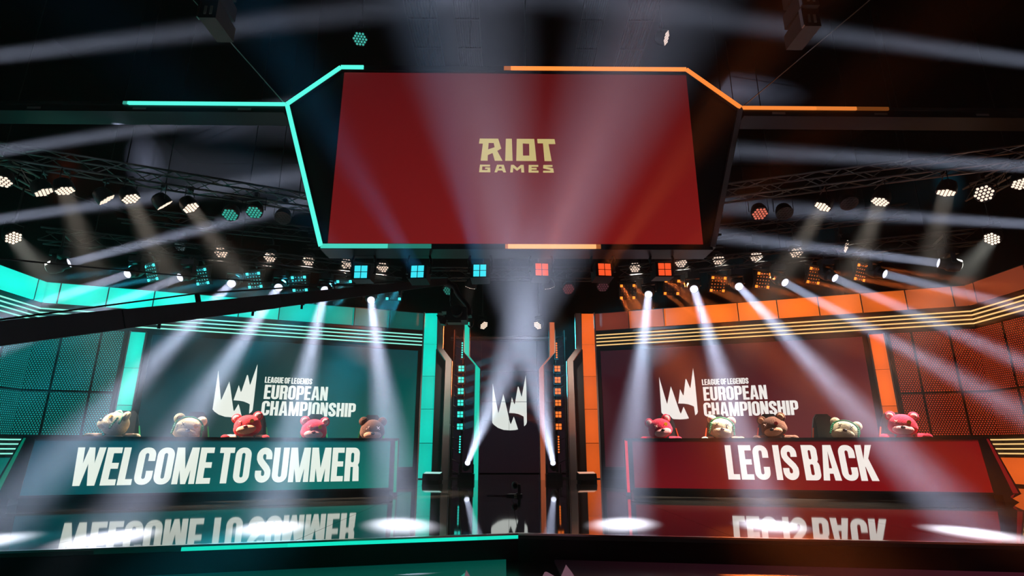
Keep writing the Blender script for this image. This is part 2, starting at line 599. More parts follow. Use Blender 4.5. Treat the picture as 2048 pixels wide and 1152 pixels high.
def glyph(ch):
    tv, th, w = 0.19, 0.155, 0.48
    if ch == 'O':
        return w, [[rr(0, 0, w, 1, .22), rr(tv, th, w - tv, 1 - th, .05)]]
    if ch in 'CG':
        hi, lo = 0.63, 0.37
        o = [(w, hi)] + arc(w - .22, .78, .22, 0, 90) + arc(.22, .78, .22, 90, 180) + arc(.22, .22, .22, 180, 270) + arc(w - .22, .22, .22, 270, 360)
        q = .05
        inner = arc(w - tv - q, th + q, q, 360, 270) + arc(tv + q, th + q, q, 270, 180) + arc(tv + q, 1 - th - q, q, 180, 90) + arc(w - tv - q, 1 - th - q, q, 90, 0)
        if ch == 'C':
            o += [(w, lo), (w - tv, lo)] + inner + [(w - tv, hi)]
        else:
            o += [(w, .53), (w * .5, .53), (w * .5, .40), (w - tv, .40)] + inner + [(w - tv, hi)]
        return w, [o]
    if ch == 'U':
        q = .05
        o = [(0, 1)] + arc(.22, .22, .22, 180, 270) + arc(w - .22, .22, .22, 270, 360) + [(w, 1), (w - tv, 1)]
        o += arc(w - tv - q, th + q, q, 360, 270) + arc(tv + q, th + q, q, 270, 180) + [(tv, 1)]
        return w, [o]
    if ch == 'D':
        return w, [[rr(0, 0, w, 1, .2, (0, 1, 1, 0)), rr(tv, th, w - tv, 1 - th, .05)]]
    if ch == 'B':
        return w, [[rr(0, .46, w - .02, 1, .16, (0, 1, 1, 0)), rr(tv, .59, w - tv - .02, 1 - th + .01, .04)],
                   [rr(0, 0, w, .56, .17, (0, 1, 1, 0)), rr(tv, th - .01, w - tv, .45, .04)]]
    if ch in 'RP':
        lo = .42 if ch == 'R' else .36
        ps = [rect(0, 0, tv, 1), [rr(0, lo, w, 1, .18, (0, 1, 1, 0)), rr(tv, lo + th - .02, w - tv, 1 - th, .05)]]
        if ch == 'R':
            ps.append([(w - tv - .01, 0), (w + .01, 0), (w - .01, .4), (w - .06, .52), (w - tv - .02, .5)])
        return w, ps
    if ch == 'S':
        R = (w - tv) / 2
        pts = [(w - tv / 2, .66)] + arc(w / 2, 1 - tv / 2 - R, R, 0, 180, 10) + [(tv / 2 + .005, .68), (tv / 2 + .05, .60), (w / 2, .5), (w - tv / 2 - .05, .40), (w - tv / 2 - .005, .32)]
        pts += arc(w / 2, tv / 2 + R, R, 0, -180, 10) + [(tv / 2, .34)]
        return w, [stroke(pts, tv)]
    if ch == 'A':
        w = .54
        return w, [[[(0, 0), (.145, 1), (w - .145, 1), (w, 0), (w - .19, 0), (w - .212, .19), (.212, .19), (.19, 0)],
                    [(w / 2, .84), (w / 2 - .045, .34), (w / 2 + .045, .34)]]]
    if ch == 'E':
        w = .40
        return w, [rect(0, 0, tv, 1), rect(tv, 0, w, th), rect(tv, .5 - th / 2 + .01, w - .02, .5 + th / 2 + .01), rect(tv, 1 - th, w, 1)]
    if ch == 'F':
        w = .39
        return w, [rect(0, 0, tv, 1), rect(tv, .44, w - .02, .6), rect(tv, 1 - th, w, 1)]
    if ch == 'L':
        w = .38
        return w, [rect(0, 0, tv, 1), rect(tv, 0, w, th)]
    if ch == 'T':
        w = .44
        return w, [rect(w / 2 - tv / 2, 0, w / 2 + tv / 2, 1 - th), rect(0, 1 - th, w, 1)]
    if ch == 'I':
        return tv, [rect(0, 0, tv, 1)]
    if ch == 'H':
        return w, [rect(0, 0, tv, 1), rect(w - tv, 0, w, 1), rect(tv, .42, w - tv, .58)]
    if ch == 'N':
        return w, [rect(0, 0, .165, 1), rect(w - .165, 0, w, 1), [(.02, 1), (.19, 1), (w - .02, 0), (w - .19, 0)]]
    if ch == 'M':
        w = .64
        return w, [rect(0, 0, .165, 1), rect(w - .165, 0, w, 1), [(.03, 1), (.215, 1), (w / 2 + .07, 0), (w / 2 - .07, 0)],
                   [(w - .03, 1), (w - .215, 1), (w / 2 - .07, 0), (w / 2 + .07, 0)]]
    if ch == 'W':
        w = .74
        return w, [[(0, 1), (.18, 1), (.27, 0), (.09, 0)], [(.11, 0), (.27, 0), (.43, 1), (.30, 1)],
                   [(.29, 1), (.45, 1), (.62, 0), (.46, 0)], [(.47, 0), (.65, 0), (.74, 1), (.56, 1)]]
    if ch == 'K':
        w = .52
        return w, [rect(0, 0, tv, 1), [(w - .21, 1), (w - .02, 1), (tv + .06, .44), (tv - .02, .36), (tv - .02, .52)], [(.17, .52), (.33, .62), (w, 0), (w - .21, 0)]]
    return .2, []


def words(txt, gap=.045, space=.17):
    """list of (word, polygons) scaled so that the line spans u in 0..1 and v in 0..1"""
    x, out = 0.0, []
    for wd_ in txt.split(' '):
        ps = []
        for ch in wd_:
            w, pl = glyph(ch)
            for p in pl:
                lps = p if isinstance(p[0][0], (tuple, list)) else [p]
                ps.append([[(a + x, b) for a, b in lp] for lp in lps])
            x += w + gap
        out.append(ps)
        x += space - gap
    tot = x - space
    return [[[[(a / tot, b) for a, b in lp] for lp in p] for p in ps] for ps in out]


# ------------------------------------------------------------------ set walls: two wings, straight run then a bend forward
DW, NW = (0.9408, -0.3393), (-0.3393, -0.9408)
BEND = 9.46


def W(sd, s, o, z):
    """point on a wing: s metres from its inner end, o metres out towards the audience"""
    if s <= BEND:
        x, y = 2.6 + DW[0] * s + NW[0] * o, 16.63 + DW[1] * s + NW[1] * o
    else:
        x, y = 2.6 + DW[0] * BEND - o, 16.63 + DW[1] * BEND - (s - BEND) - 0.7 * o
        if s > BEND + 0.001:
            y = 16.63 + DW[1] * BEND - (s - BEND)
    return Vector((sd * x, y, z))


def wb(mb, sd, s0, s1, o0, o1, z0, z1):
    return mb.hexa([W(sd, s0, o0, z0), W(sd, s1, o0, z0), W(sd, s1, o1, z0), W(sd, s0, o1, z0),
                    W(sd, s0, o0, z1), W(sd, s1, o0, z1), W(sd, s1, o1, z1), W(sd, s0, o1, z1)])


SIDES = ((-1, 'teal', TEAL, 'left'), (1, 'orange', ORANGE, 'right'))
END = 15.5                              # the wings run on past the frame


def ang(sd, s):
    d = W(sd, s + .01, 0, 0) - W(sd, s, 0, 0)
    return math.atan2(d.y, d.x)


for sd, hue, C, side in SIDES:
    dim = lin(0, 70, 66) if sd < 0 else lin(96, 34, 28)
    hot = lin(30, 246, 224) if sd < 0 else lin(255, 116, 34)
    # backing wall behind everything
    wall = part(None, 'wall_wing_' + side, wb(wb(MB(), sd, -.45, BEND, -.25, -.06, 0, 4.8), sd, BEND + .002, END, -.25, -.06, 0, 4.8), M['black'])
    wall['kind'] = 'structure'
    # header light boxes
    t = thing('header_light_box', 'row of square %s light boxes along the top of the %s wing wall' % (hue, side), 'light box', W(sd, 4.7, 0, 0), 0, 'header light boxes')
    cuts = [0.02 + 1.012 * k for k in range(10)] + [BEND]
    lvl = ([.02, .10, .30, .55, .85, 1.0, 1.1, 1.1, 1.0, .95] if sd < 0 else [.06, .42, .80, 1.0, 1.15, 1.0, .9, .62, .40, .20])
    fr = MB()
    for k in range(10):
        s0, s1 = cuts[k] + .012, cuts[k + 1] - .012
        kk = lvl[k]
        colr = mixc(dim, hot, min(1, kk)) if kk <= 1 else tuple(c * kk for c in hot)
        part(t, 'light_panel', wb(MB(), sd, s0, s1, .0, .05, 4.26, 4.77), M['box'], color=colr, world=True)
        wb(fr, sd, cuts[k] - .012, cuts[k] + .012, .0, .06, 4.25, 4.78)
    k, s = 0, BEND + .006
    for wdt in (.28, 1.4, 1.4, 1.4):
        lv2 = (1.05, 1.2, .8, .5)[k] if sd < 0 else (.22, .12, .1, .1)[k]
        part(t, 'light_panel', wb(MB(), sd, s + .012, s + wdt - .012, .0, .05, 4.26, 4.77), M['box'], color=mixc(dim, hot, lv2), world=True)
        wb(fr, sd, s - .003, s + .012, .0, .06, 4.25, 4.78)
        s += wdt
        k += 1
    wb(fr, sd, 0, BEND, 0, .058, 4.77, 4.79)
    wb(fr, sd, BEND + .002, s, 0, .058, 4.77, 4.79)
    wb(fr, sd, 0, BEND, -.05, .0, 4.24, 4.78)
    part(t, 'frame', fr, M['satin'], world=True)
    # the four LED lines under the header
    t = thing('led_line_trim', 'four thin glowing %s lines under the %s header light boxes' % (hue, side), 'light strip', W(sd, 4.7, 0, 0), 0, 'upper LED line trims')
    bk = wb(wb(MB(), sd, .0, BEND, -.05, .02, 3.70, 4.235), sd, BEND + .002, END, -.05, .02, 3.70, 4.235)
    part(t, 'backing_board', bk, M['side'], world=True)
    lc = lin(150, 255, 232, 1.0) if sd < 0 else lin(255, 205, 130, 1.05)
    for z in (4.11, 4.01, 3.905, 3.80):
        part(t, 'led_line', wb(wb(MB(), sd, .03, BEND, .02, .045, z - .015, z + .015), sd, BEND + .002, END, .02, .045, z - .015, z + .015), M['led'], color=lc, world=True)
    # wall screen with the league mark
    t = thing('wall_screen', 'large LED wall screen showing the white league mark on %s behind the %s desk' % ('dark teal' if sd < 0 else 'dark maroon', side), 'screen', W(sd, 3.6, 0, .3), 0, 'wing wall screens')
    frm = MB()
    for a, b, c, d in ((.02, .14, .25, 3.70), (6.98, 7.09, .25, 3.70), (.14, 6.98, 3.62, 3.70), (.14, 6.98, .25, .33)):
        wb(frm, sd, a, b, .0, .06, c, d)
    part(t, 'screen_frame', frm, M['satin'], world=True)
    pic = screen_mat('teal_picture', (0, 46, 54), (0, 104, 92), (2, 26, 36), (0, 62, 66)) if sd < 0 else \
        screen_mat('maroon_picture', (62, 16, 26), (112, 26, 34), (46, 12, 24), (78, 22, 26))
    pn = part(t, 'screen_face', wb(MB(), sd, .14, 6.98, .0, .03, .33, 3.62), pic, world=True)
    inv = MW[t]

    def uvf(co, sd=sd, inv=inv):
        p = inv @ co
        s_ = (abs(p.x) - 2.6) * DW[0] + (p.y - 16.63) * DW[1]
        u = (s_ - .14) / 6.84
        return (1 - u if sd < 0 else u, (p.z - .33) / 3.29)
    set_uv(pn, uvf)
    white = lin(238, 244, 234) if sd < 0 else lin(246, 240, 234)
    # left edge (as read) and right edge of each line of the mark
    rows = ((5.37, 4.43), (4.22, 3.02), (4.20, 2.59), (4.22, 1.81)) if sd < 0 else ((1.78, 2.75), (2.93, 4.13), (2.94, 4.55), (2.91, 5.26))
    off = W(sd, 1, .045, 0) - W(sd, 1, .035, 0)
    fcr = lambda u, v: W(sd, lerp(rows[0][0], rows[0][1], u), .034, lerp(1.60, 3.0, v))
    part(t, 'crown_mark', MB().flat(CROWN, fcr, off), M['led'], color=white, world=True)
    for (a, b), txt, z0, z1 in ((rows[1], 'LEAGUE OF LEGENDS', 2.515, 2.675), (rows[2], 'EUROPEAN', 2.09, 2.465), (rows[3], 'CHAMPIONSHIP', 1.665, 2.04)):
        fw = lambda u, v, a=a, b=b, z0=z0, z1=z1: W(sd, lerp(a, b, u), .034, lerp(z0, z1, v))
        for ps in words(txt):
            part(t, 'lettering', MB().flat(ps, fw, off), M['led'], color=white, world=True)
    # light pillars
    for nm, s0, s1, top, n, lab in (('outer', 7.14, 7.46, 3.68, 4, 'slim %s light pillar between the wall screen and the perforated panels of the %s wing'),):
        t = thing('light_pillar', lab % (hue, side), 'light pillar', W(sd, .5 * (s0 + s1), 0, 0), 0, 'outer light pillars')
        f2 = wb(wb(MB(), sd, s0 - .03, s0, 0, .09, 0, top), sd, s1, s1 + .03, 0, .09, 0, top)
        part(t, 'side_rail', f2, M['grey'], world=True)
        hh = (top - .03) / n
        for k in range(n):
            part(t, 'light_panel', wb(MB(), sd, s0, s1, 0, .07, .02 + k * hh + .008, .02 + (k + 1) * hh - .008), M['box'],
                 color=mixc(dim, C, (.5, .75, .95, .9)[k]), world=True)
    t = thing('light_pillar', 'tall %s light pillar at the inner end of the %s wing' % (hue, side), 'light pillar', (sd * 2.37, 16.6, 0), 0, 'inner light pillars')
    hh = 4.76 / 5
    for k in range(5):
        z0, z1 = .02 + k * hh + .008, .02 + (k + 1) * hh - .008
        part(t, 'light_panel', MB().box((min(sd * 2.18, sd * 2.56), 16.56, z0), (max(sd * 2.18, sd * 2.56), 16.62, z1)), M['box'],
             color=tuple(c * (.72, .85, .85, 1, 1)[k] for c in C), world=True)
    part(t, 'side_rail', MB().box((min(sd * 2.56, sd * 2.6), 16.53, 0), (max(sd * 2.56, sd * 2.6), 16.7, 4.8)), M['grey'], world=True)
    part(t, 'core', MB().box((min(sd * 2.18, sd * 2.56), 16.62, 0), (max(sd * 2.18, sd * 2.56), 16.9, 4.8)), M['satin'], world=True)
    # perforated panels, with black joints between them
    t = thing('perforated_wall', 'black framed wall of perforated panels glowing %s beside the %s desk' % ('teal' if sd < 0 else 'red orange', side), 'wall panel', W(sd, 8.5, 0, 1.1), 0, 'perforated walls')
    scuts = [7.58, 8.08, 8.88]
    pm = M['perf_t'] if sd < 0 else M['perf_o']
    cells = [(7.58, 8.08), (8.08, 8.88), (8.88, BEND)] + [(BEND + .002 + .8 * i, BEND + .8 * (i + 1)) for i in range(6)]
    jm = MB()
    for z0, z1 in ((1.10, 2.14), (2.14, 3.69)):
        for a, b in cells:
            g0 = 0 if abs(a - BEND) < .01 else .025
            g1 = 0 if abs(b - BEND) < .01 else .025
            a2, b2 = a + g0, b - g1
            r0 = ang(sd, a + .1)
            p0 = W(sd, a2, .03, 0)
            p1 = W(sd, b2, .03, 0)
            ln = (p1 - p0).length
            o = link('perforated_panel', MB().box((0, -.01, 0), (ln, .01, z1 - z0 - .05)).mesh('perforated_panel', pm), t,
                     p0 + Vector((0, 0, z0 + .025)) - MW[t].translation, (0, 0, r0))
    for a, b in cells:
        if abs(a - BEND) > .01:
            wb(jm, sd, a - .025, a + .025, -.02, .05, 1.08, 3.69)
    for z in (1.10, 2.14, 3.68):
        wb(jm, sd, 7.56, BEND, -.02, .05, z - .025, z + .025)
        wb(jm, sd, BEND + .002, BEND + 4.8, -.02, .05, z - .025, z + .025)
    part(t, 'joint_frame', jm, M['black'], world=True)
    # low trim: four lines and a row of light boxes
    t = thing('led_line_trim', 'four short glowing %s lines below the perforated panels of the %s wing' % (hue, side), 'light strip', W(sd, 8.5, 0, .6), 0, 'lower LED line trims')
    part(t, 'backing_board', wb(wb(MB(), sd, 7.5, BEND, -.05, .02, .64, 1.075), sd, BEND + .002, END, -.05, .02, .64, 1.075), M['side'], world=True)
    for z in (1.02, .92, .815, .71):
        part(t, 'led_line', wb(wb(MB(), sd, 7.5, BEND, .02, .045, z - .015, z + .015), sd, BEND + .002, END, .02, .045, z - .015, z + .015), M['led'], color=lc, world=True)
    t = thing('base_light_box', 'low row of dim %s light boxes along the floor of the %s wing' % (hue, side), 'light box', W(sd, 8.5, 0, 0), 0, 'base light boxes')
    s = 7.5
    while s < END - 1:
        e = min(s + 1.012, BEND) if s < BEND else s + 1.4
        part(t, 'light_panel', wb(MB(), sd, s + .012, e - .012, 0, .05, .05, .62), M['box'], color=mixc(dim, C, .12 if sd < 0 else .75), world=True)
        s = e if abs(e - BEND) > .001 else BEND + .004

# ------------------------------------------------------------------ centre portal
for sd, hue, C, side in SIDES:
    # inner strip with a kink
    pts = [(1.245, 4.39), (1.235, 3.44), (.915, 3.07), (.92, 0.0)]
    t = thing('portal_light_strip', 'kinked %s light strip framing the %s side of the centre doorway' % (hue, side), 'light strip', (sd * .92, 16.1, 0), 0, 'portal light strips')
    hw = .066

    def off2(d):
        return [(pts[0][0] + d, pts[0][1]), (pts[1][0] + d, pts[1][1] + (.05 * (d / hw) if d else 0)), (pts[2][0] + d, pts[2][1] + (.05 * (d / hw) if d else 0)), (pts[3][0] + d, pts[3][1])]
    a, b = off2(-hw), off2(hw)
    for k in range(3):
        q = [a[k], b[k], b[k + 1], a[k + 1]]
        k2 = (.72, .62, .72)[k] if sd < 0 else (.62, .5, .36)[k]
        colr = tuple(c * k2 for c in lin(40, 240, 205)) if sd < 0 else mixc(tuple(c * k2 for c in C), lin(255, 150, 110, k2), .5)
        part(t, 'light_panel', MB().prism([(sd * x, 16.06, z) for x, z in q], (0, .06, 0)), M['led'], color=colr, world=True)
    rail = MB()
    for e0, e1 in ((-hw - .022, -hw - .002), (hw + .002, hw + .022)):
        A_, B_ = off2(e0), off2(e1)
        for k in range(3):
            rail.prism([(sd * x, 16.03, z) for x, z in (A_[k], B_[k], B_[k + 1], A_[k + 1])], (0, .16, 0))
    part(t, 'side_rail', rail, M['grey'], world=True)
    bkm = MB()
    for k in range(3):
        bkm.prism([(sd * x, 16.125, z) for x, z in (a[k], b[k], b[k + 1], a[k + 1])], (0, .1, 0))
    part(t, 'core', bkm, M['satin'], world=True)
    # grey stepped frame and the dark panel beside the pillar
    t = thing('doorway_post', 'grey metal doorway post with a slanted shoulder beside the %s light pillar' % hue, 'frame', (sd * 1.78, 16.4, 0), 0, 'stepped portal frames')
    gp = [(1.97, 4.73), (1.965, 3.67), (1.68, 3.30), (1.68, 0)]
    gq = [(2.15, 4.73), (2.13, 3.67), (1.87, 3.30), (1.89, 0)]
    for k, nm in enumerate(('upper_post', 'shoulder', 'lower_post')):
        part(t, nm, MB().prism([(sd * x, 16.32, z) for x, z in (gp[k], gq[k], gq[k + 1], gp[k + 1])], (0, .2, 0)), M['grey'], world=True)
    ed = MB()
    for gl, d in ((gp, -.012), (gq, .012)):
        for k in (0, 2):
            ed.prism([(sd * x, 16.305, z) for x, z in ((gl[k][0] - .008, gl[k][1]), (gl[k][0] + .008, gl[k][1]), (gl[k + 1][0] + .008, gl[k + 1][1]), (gl[k + 1][0] - .008, gl[k + 1][1]))], (0, .02, 0))
    part(t, 'edge_bead', ed, M['edge'], world=True)
    part(t, 'infill_panel', MB().prism([(sd * x, 16.5, z) for x, z in ((1.87, 0), (2.18, 0), (2.18, 3.67), (2.13, 3.67), (1.87, 3.30))], (0, .05, 0)), M['side'], world=True)
    part(t, 'glow_line', MB().prism([(sd * x, 16.47, z) for x, z in ((2.13, 3.65), (2.145, 3.65), (1.885, 3.29), (1.87, 3.29))], (0, .03, 0)), M['led'],
         color=tuple(c * .25 for c in C), world=True)
    # fixture tower behind the doorway strips
    t = thing('led_tower', 'black tower of small %s LED blinders standing beside the centre doorway' % hue, 'light tower', (sd * 1.5, 16.75, 0), 0, 'LED towers')
    tw = MB()
    for dx in (-.12, .16):
        for dy in (0, .2):
            tw.tube((sd * (1.5 + dx), 16.75 + dy, 0), (sd * (1.5 + dx), 16.75 + dy, 4.3), .025)
    part(t, 'column', tw, M['satin'], smooth=40, world=True)
    br = MB()
    for k in range(14):
        br.tube((sd * 1.38, 16.75, .1 + k * .3), (sd * 1.66, 16.75, .25 + k * .3), .012, n=5)
    part(t, 'brace', br, M['satin'], world=True)
    part(t, 'base_plate', MB().box((min(sd * 1.3, sd * 1.75), 16.65, 0), (max(sd * 1.3, sd * 1.75), 17.05, .04)), M['black'], world=True)
    cc = lin(60, 250, 230, 1.1) if sd < 0 else lin(255, 120, 45, 1.25)
    for z0, z1 in ((3.40, 3.88), (.70, 1.18)):
        p = part(t, 'led_bar', MB().box((min(sd * 1.35, sd * 1.46), 16.52, z0 - .02), (max(sd * 1.35, sd * 1.46), 16.66, z1 + .02)), M['body'], world=True)
        for k in range(7):
            zc = lerp(z0 + .03, z1 - .03, k / 6)
            part(p, 'cell', MB().tube((sd * 1.405, 16.515, zc), (sd * 1.405, 16.53, zc), .026, n=8), M['led'], color=cc, world=True)
    for zc in (3.09, 2.76, 2.43, 2.10, 1.77, 1.43):
        p = part(t, 'blinder', MB().box((min(sd * 1.31, sd * 1.52), 16.5, zc - .12), (max(sd * 1.31, sd * 1.52), 16.66, zc + .12)), M['body'], world=True)
        for dx in (-.045, .045):
            for dz in (-.045, .045):
                part(p, 'cell', MB().cbox((sd * 1.415 + dx, 16.495, zc + dz), (.072, .012, .072)), M['led'], color=cc, world=True)
        ld = bpy.data.lights.new('blinder_light', 'AREA')
        ld.shape, ld.size, ld.spread, ld.energy, ld.color = 'SQUARE', .17, math.radians(9), 38.0 if sd < 0 else 18.0, ((.02, .42, .60) if sd < 0 else (1, .16, .05))
        lo = link('blinder_light', ld, t, Vector((sd * 1.28, 16.55, zc)) - MW[t].translation, Vector((-sd * 1.5, -.10, .55)).to_track_quat('-Z', 'Y'))
    # floor boxes that wash the pillars
    t = thing('floor_wash_bar', 'low black wash light on the floor before the %s inner pillar' % hue, 'stage light', (sd * 1.98, 15.1, 0), math.radians(14 * sd), 'floor wash bars')
    part(t, 'foot', MB().box((-.22, -.13, 0), (.22, .13, .05)), M['rubber'])
    part(t, 'housing', MB().prism([(-.24, -.1, .05), (-.24, .14, .05), (-.24, .12, .24), (-.24, -.06, .20)], (.48, 0, 0)), M['body'])
    part(t, 'lens_bar', MB().prism([(-.22, -.04, .207), (-.22, .1, .239), (-.22, .1, .247), (-.22, -.04, .215)], (.44, 0, 0)), M['led'], color=lin(190, 255, 245, .8) if sd < 0 else lin(255, 190, 160, .8))
    ld = bpy.data.lights.new('wash_light', 'AREA')
    ld.shape, ld.size, ld.size_y, ld.spread, ld.energy, ld.color = 'RECTANGLE', .4, .1, math.radians(70), 6, ((.0, .9, .75) if sd < 0 else (1, .22, .05))
    link('wash_light', ld, t, (0, .04, .26), Vector((0, .35, 1)).to_track_quat('-Z', 'Y'))

# back screen and lintel
t = thing('centre_screen', 'tall dark LED screen with a white crown mark at the back of the doorway', 'screen', (0, 20.2, 0))
cpic = screen_mat('navy_picture', (22, 12, 20), (26, 12, 18), (16, 22, 32), (24, 20, 32))
for i in range(4):
    for j in range(5):
        x0, x1 = -2.0 + i * 1.0 + .003, -1.0 + i * 1.0 - .003
        zs = (.03, .9, 1.78, 2.42, 3.5, 4.6)
        o = part(t, 'screen_module', MB().box((x0 + .02, 20.12, zs[j] + .003), (x1 + .02, 20.3, zs[j + 1] - .003)), cpic, world=True)
        set_uv(o, lambda co: ((co.x + 2) / 4, co.z / 4.6))
fcr = lambda u, v: Vector((lerp(-.57, .64, u), 20.105, lerp(1.44, 3.36, v)))


def split_polys(polys, cuts_x, cuts_z, gap):
    """cut the mark along the module joints so that the joints stay visible"""
    cells = []
    for a, b in zip(cuts_x[:-1], cuts_x[1:]):
        for c, d in zip(cuts_z[:-1], cuts_z[1:]):
            cells.append((a + gap, b - gap, c + gap, d - gap))
    out = []
    for tri in polys:
        for a, b, c, d in cells:
            p = clip(clip(clip(clip(tri, lambda q: q[0] - a), lambda q: b - q[0]), lambda q: q[1] - c), lambda q: d - q[1])
            if len(p) > 2:
                out.append(p)
    return out


tris = []
for p in CROWN:
    l3 = [[Vector((u, v, 0)) for u, v in p]]
    for tr in tessellate_polygon(l3):
        tris.append([p[i] for i in tr])
cu = [(-.01), (.02 + .57) / 1.21, 1.01]
cv = [-.01, (1.78 - 1.44) / 1.92, (2.42 - 1.44) / 1.92, 1.01]
part(t, 'crown_mark', MB().flat([[q] for q in split_polys(tris, cu, [-.01, (2.42 - 1.44) / 1.92, 1.01], .004)], fcr), M['led'], color=lin(226, 232, 226), world=True)
part(t, 'lintel', MB().box((-2.1, 20.0, 4.62), (2.1, 20.3, 4.74)), M['grey'], world=True)
part(t, 'lintel_bead', MB().box((-2.1, 19.985, 4.72), (2.1, 20.0, 4.74)).box((-2.1, 19.985, 4.62), (2.1, 20.0, 4.635)), M['edge'], world=True)

# ------------------------------------------------------------------ desks
DESKS = {}
for sd, A, B, hue in ((-1, (-2.14, 10.68), (-7.35, 8.91), 'teal'), (1, (2.13, 10.63), (7.68, 9.36), 'red')):
    A, B = Vector((*A, 0)), Vector((*B, 0))
    U = (B - A).normalized()
    Ln = (B - A).length
    N = Vector((-U.y, U.x, 0))
    if N.y < 0:
        N = -N                           # points to the back
    LEAN = .13

    def D(s, z, o=0.0, A=A, U=U, N=N):   # o: metres behind the sloping front face
        return A + U * s + N * (LEAN * z + o) + Vector((0, 0, z))

    def quad(mb, s0, s1, z0, z1, o0, o1):
        return mb.hexa([D(s0, z0, o0), D(s1, z0, o0), D(s1, z0, o1), D(s0, z0, o1), D(s0, z1, o0), D(s1, z1, o0), D(s1, z1, o1), D(s0, z1, o1)])
    DESKS[sd] = (D, Ln, U, N)
    t = thing('player_desk', ('long desk with a teal LED front reading WELCOME TO SUMMER' if sd < 0 else 'long desk with a red LED front reading LEC IS BACK'), 'desk', tuple(D(Ln / 2, 0, .4)), 0, 'player desks')
    fr = MB()
    quad(fr, -.05, Ln + .1, .955, 1.0, -.015, .1)
    quad(fr, -.0, Ln + .1, .105, .14, -.015, .1)
    quad(fr, .0, .075, .14, .955, -.015, .1)
    quad(fr, Ln - .02, Ln + .1, .14, .955, -.015, .1)
    part(t, 'front_frame', fr, M['satin'], world=True)
    pic = screen_mat('desk_teal', (0, 66, 76), (0, 112, 98), (0, 60, 76), (0, 92, 90)) if sd < 0 else screen_mat('desk_red', (104, 0, 14), (128, 0, 6), (74, 0, 16), (118, 4, 10))
    o = part(t, 'led_face', quad(MB(), .075, Ln - .02, .14, .955, 0, .08), pic, world=True)
    mw = MW[t]

    def uvd(co, mw=mw, A=A, U=U, Ln=Ln, sd=sd):
        p = mw @ co
        u = (p - A).dot(U) / Ln
        return (1 - u if sd < 0 else u, (p.z - .14) / .815)
    set_uv(o, uvd)
    a, b, txt = (4.90, .612, 'WELCOME TO SUMMER') if sd < 0 else (1.69, 4.07, 'LEC IS BACK')
    z0, z1 = (.263, .832) if sd < 0 else (.296, .874)
    for ps in words(txt):
        part(t, 'lettering', MB().flat(ps, lambda u, v: D(lerp(a, b, u), lerp(z0, z1, v), -.004), N * -.004), M['led'], color=lin(232, 240, 228) if sd < 0 else lin(248, 238, 230), world=True)
    part(t, 'plinth', quad(MB(), .05, Ln, 0.0, .105, .06, .7), M['black'], world=True)
    part(t, 'desktop', MB().hexa([D(-.03, .93, .0), D(Ln + .1, .93, .0), D(Ln + .1, .93, .78), D(-.03, .93, .78), D(-.03, .962, .0), D(Ln + .1, .962, .0), D(Ln + .1, .962, .78), D(-.03, .962, .78)]), M['satin'], world=True)
    part(t, 'back_panel', quad(MB(), .05, Ln, .105, .93, .62, .66), M['black'], world=True)
    # end wing with its notch, and glow strips
    wing = [(Ln + .1, 1.0), (Ln + .15, 1.0), (Ln + .36, .125), (Ln + .22, .055), (Ln + .30, .0), (Ln + .1, .0)]
    part(t, 'end_wing', MB().prism([D(s, z, 0) for s, z in wing], N * .75), M['satin'], world=True)
    gc = lin(0, 112, 84) if sd < 0 else lin(118, 8, 14)
    gl = [(Ln + .105, .97), (Ln + .135, .97), (Ln + .325, .135), (Ln + .25, .135)]
    part(t, 'glow_strip', MB().prism([D(s, z, -.006) for s, z in gl], N * .01), M['led'], color=gc, world=True)
    part(t, 'glow_strip', MB().prism([D(s, z, -.006) for s, z in ((Ln + .22, .1), (Ln + .27, .125), (Ln + .22, .06), (Ln + .2, .075))], N * .01), M['led'], color=gc, world=True)
    part(t, 'end_post', quad(MB(), -.085, 0.0, 0, 1.0, 0, .7), M['satin'], world=True)
    part(t, 'glow_strip', quad(MB(), -.062, -.012, .06, .97, -.012, .0), M['led'], color=tuple(c * 1.3 for c in gc) if sd < 0 else lin(205, 26, 34), world=True)

# ------------------------------------------------------------------ chairs and plush bears behind the desks
CH = {}


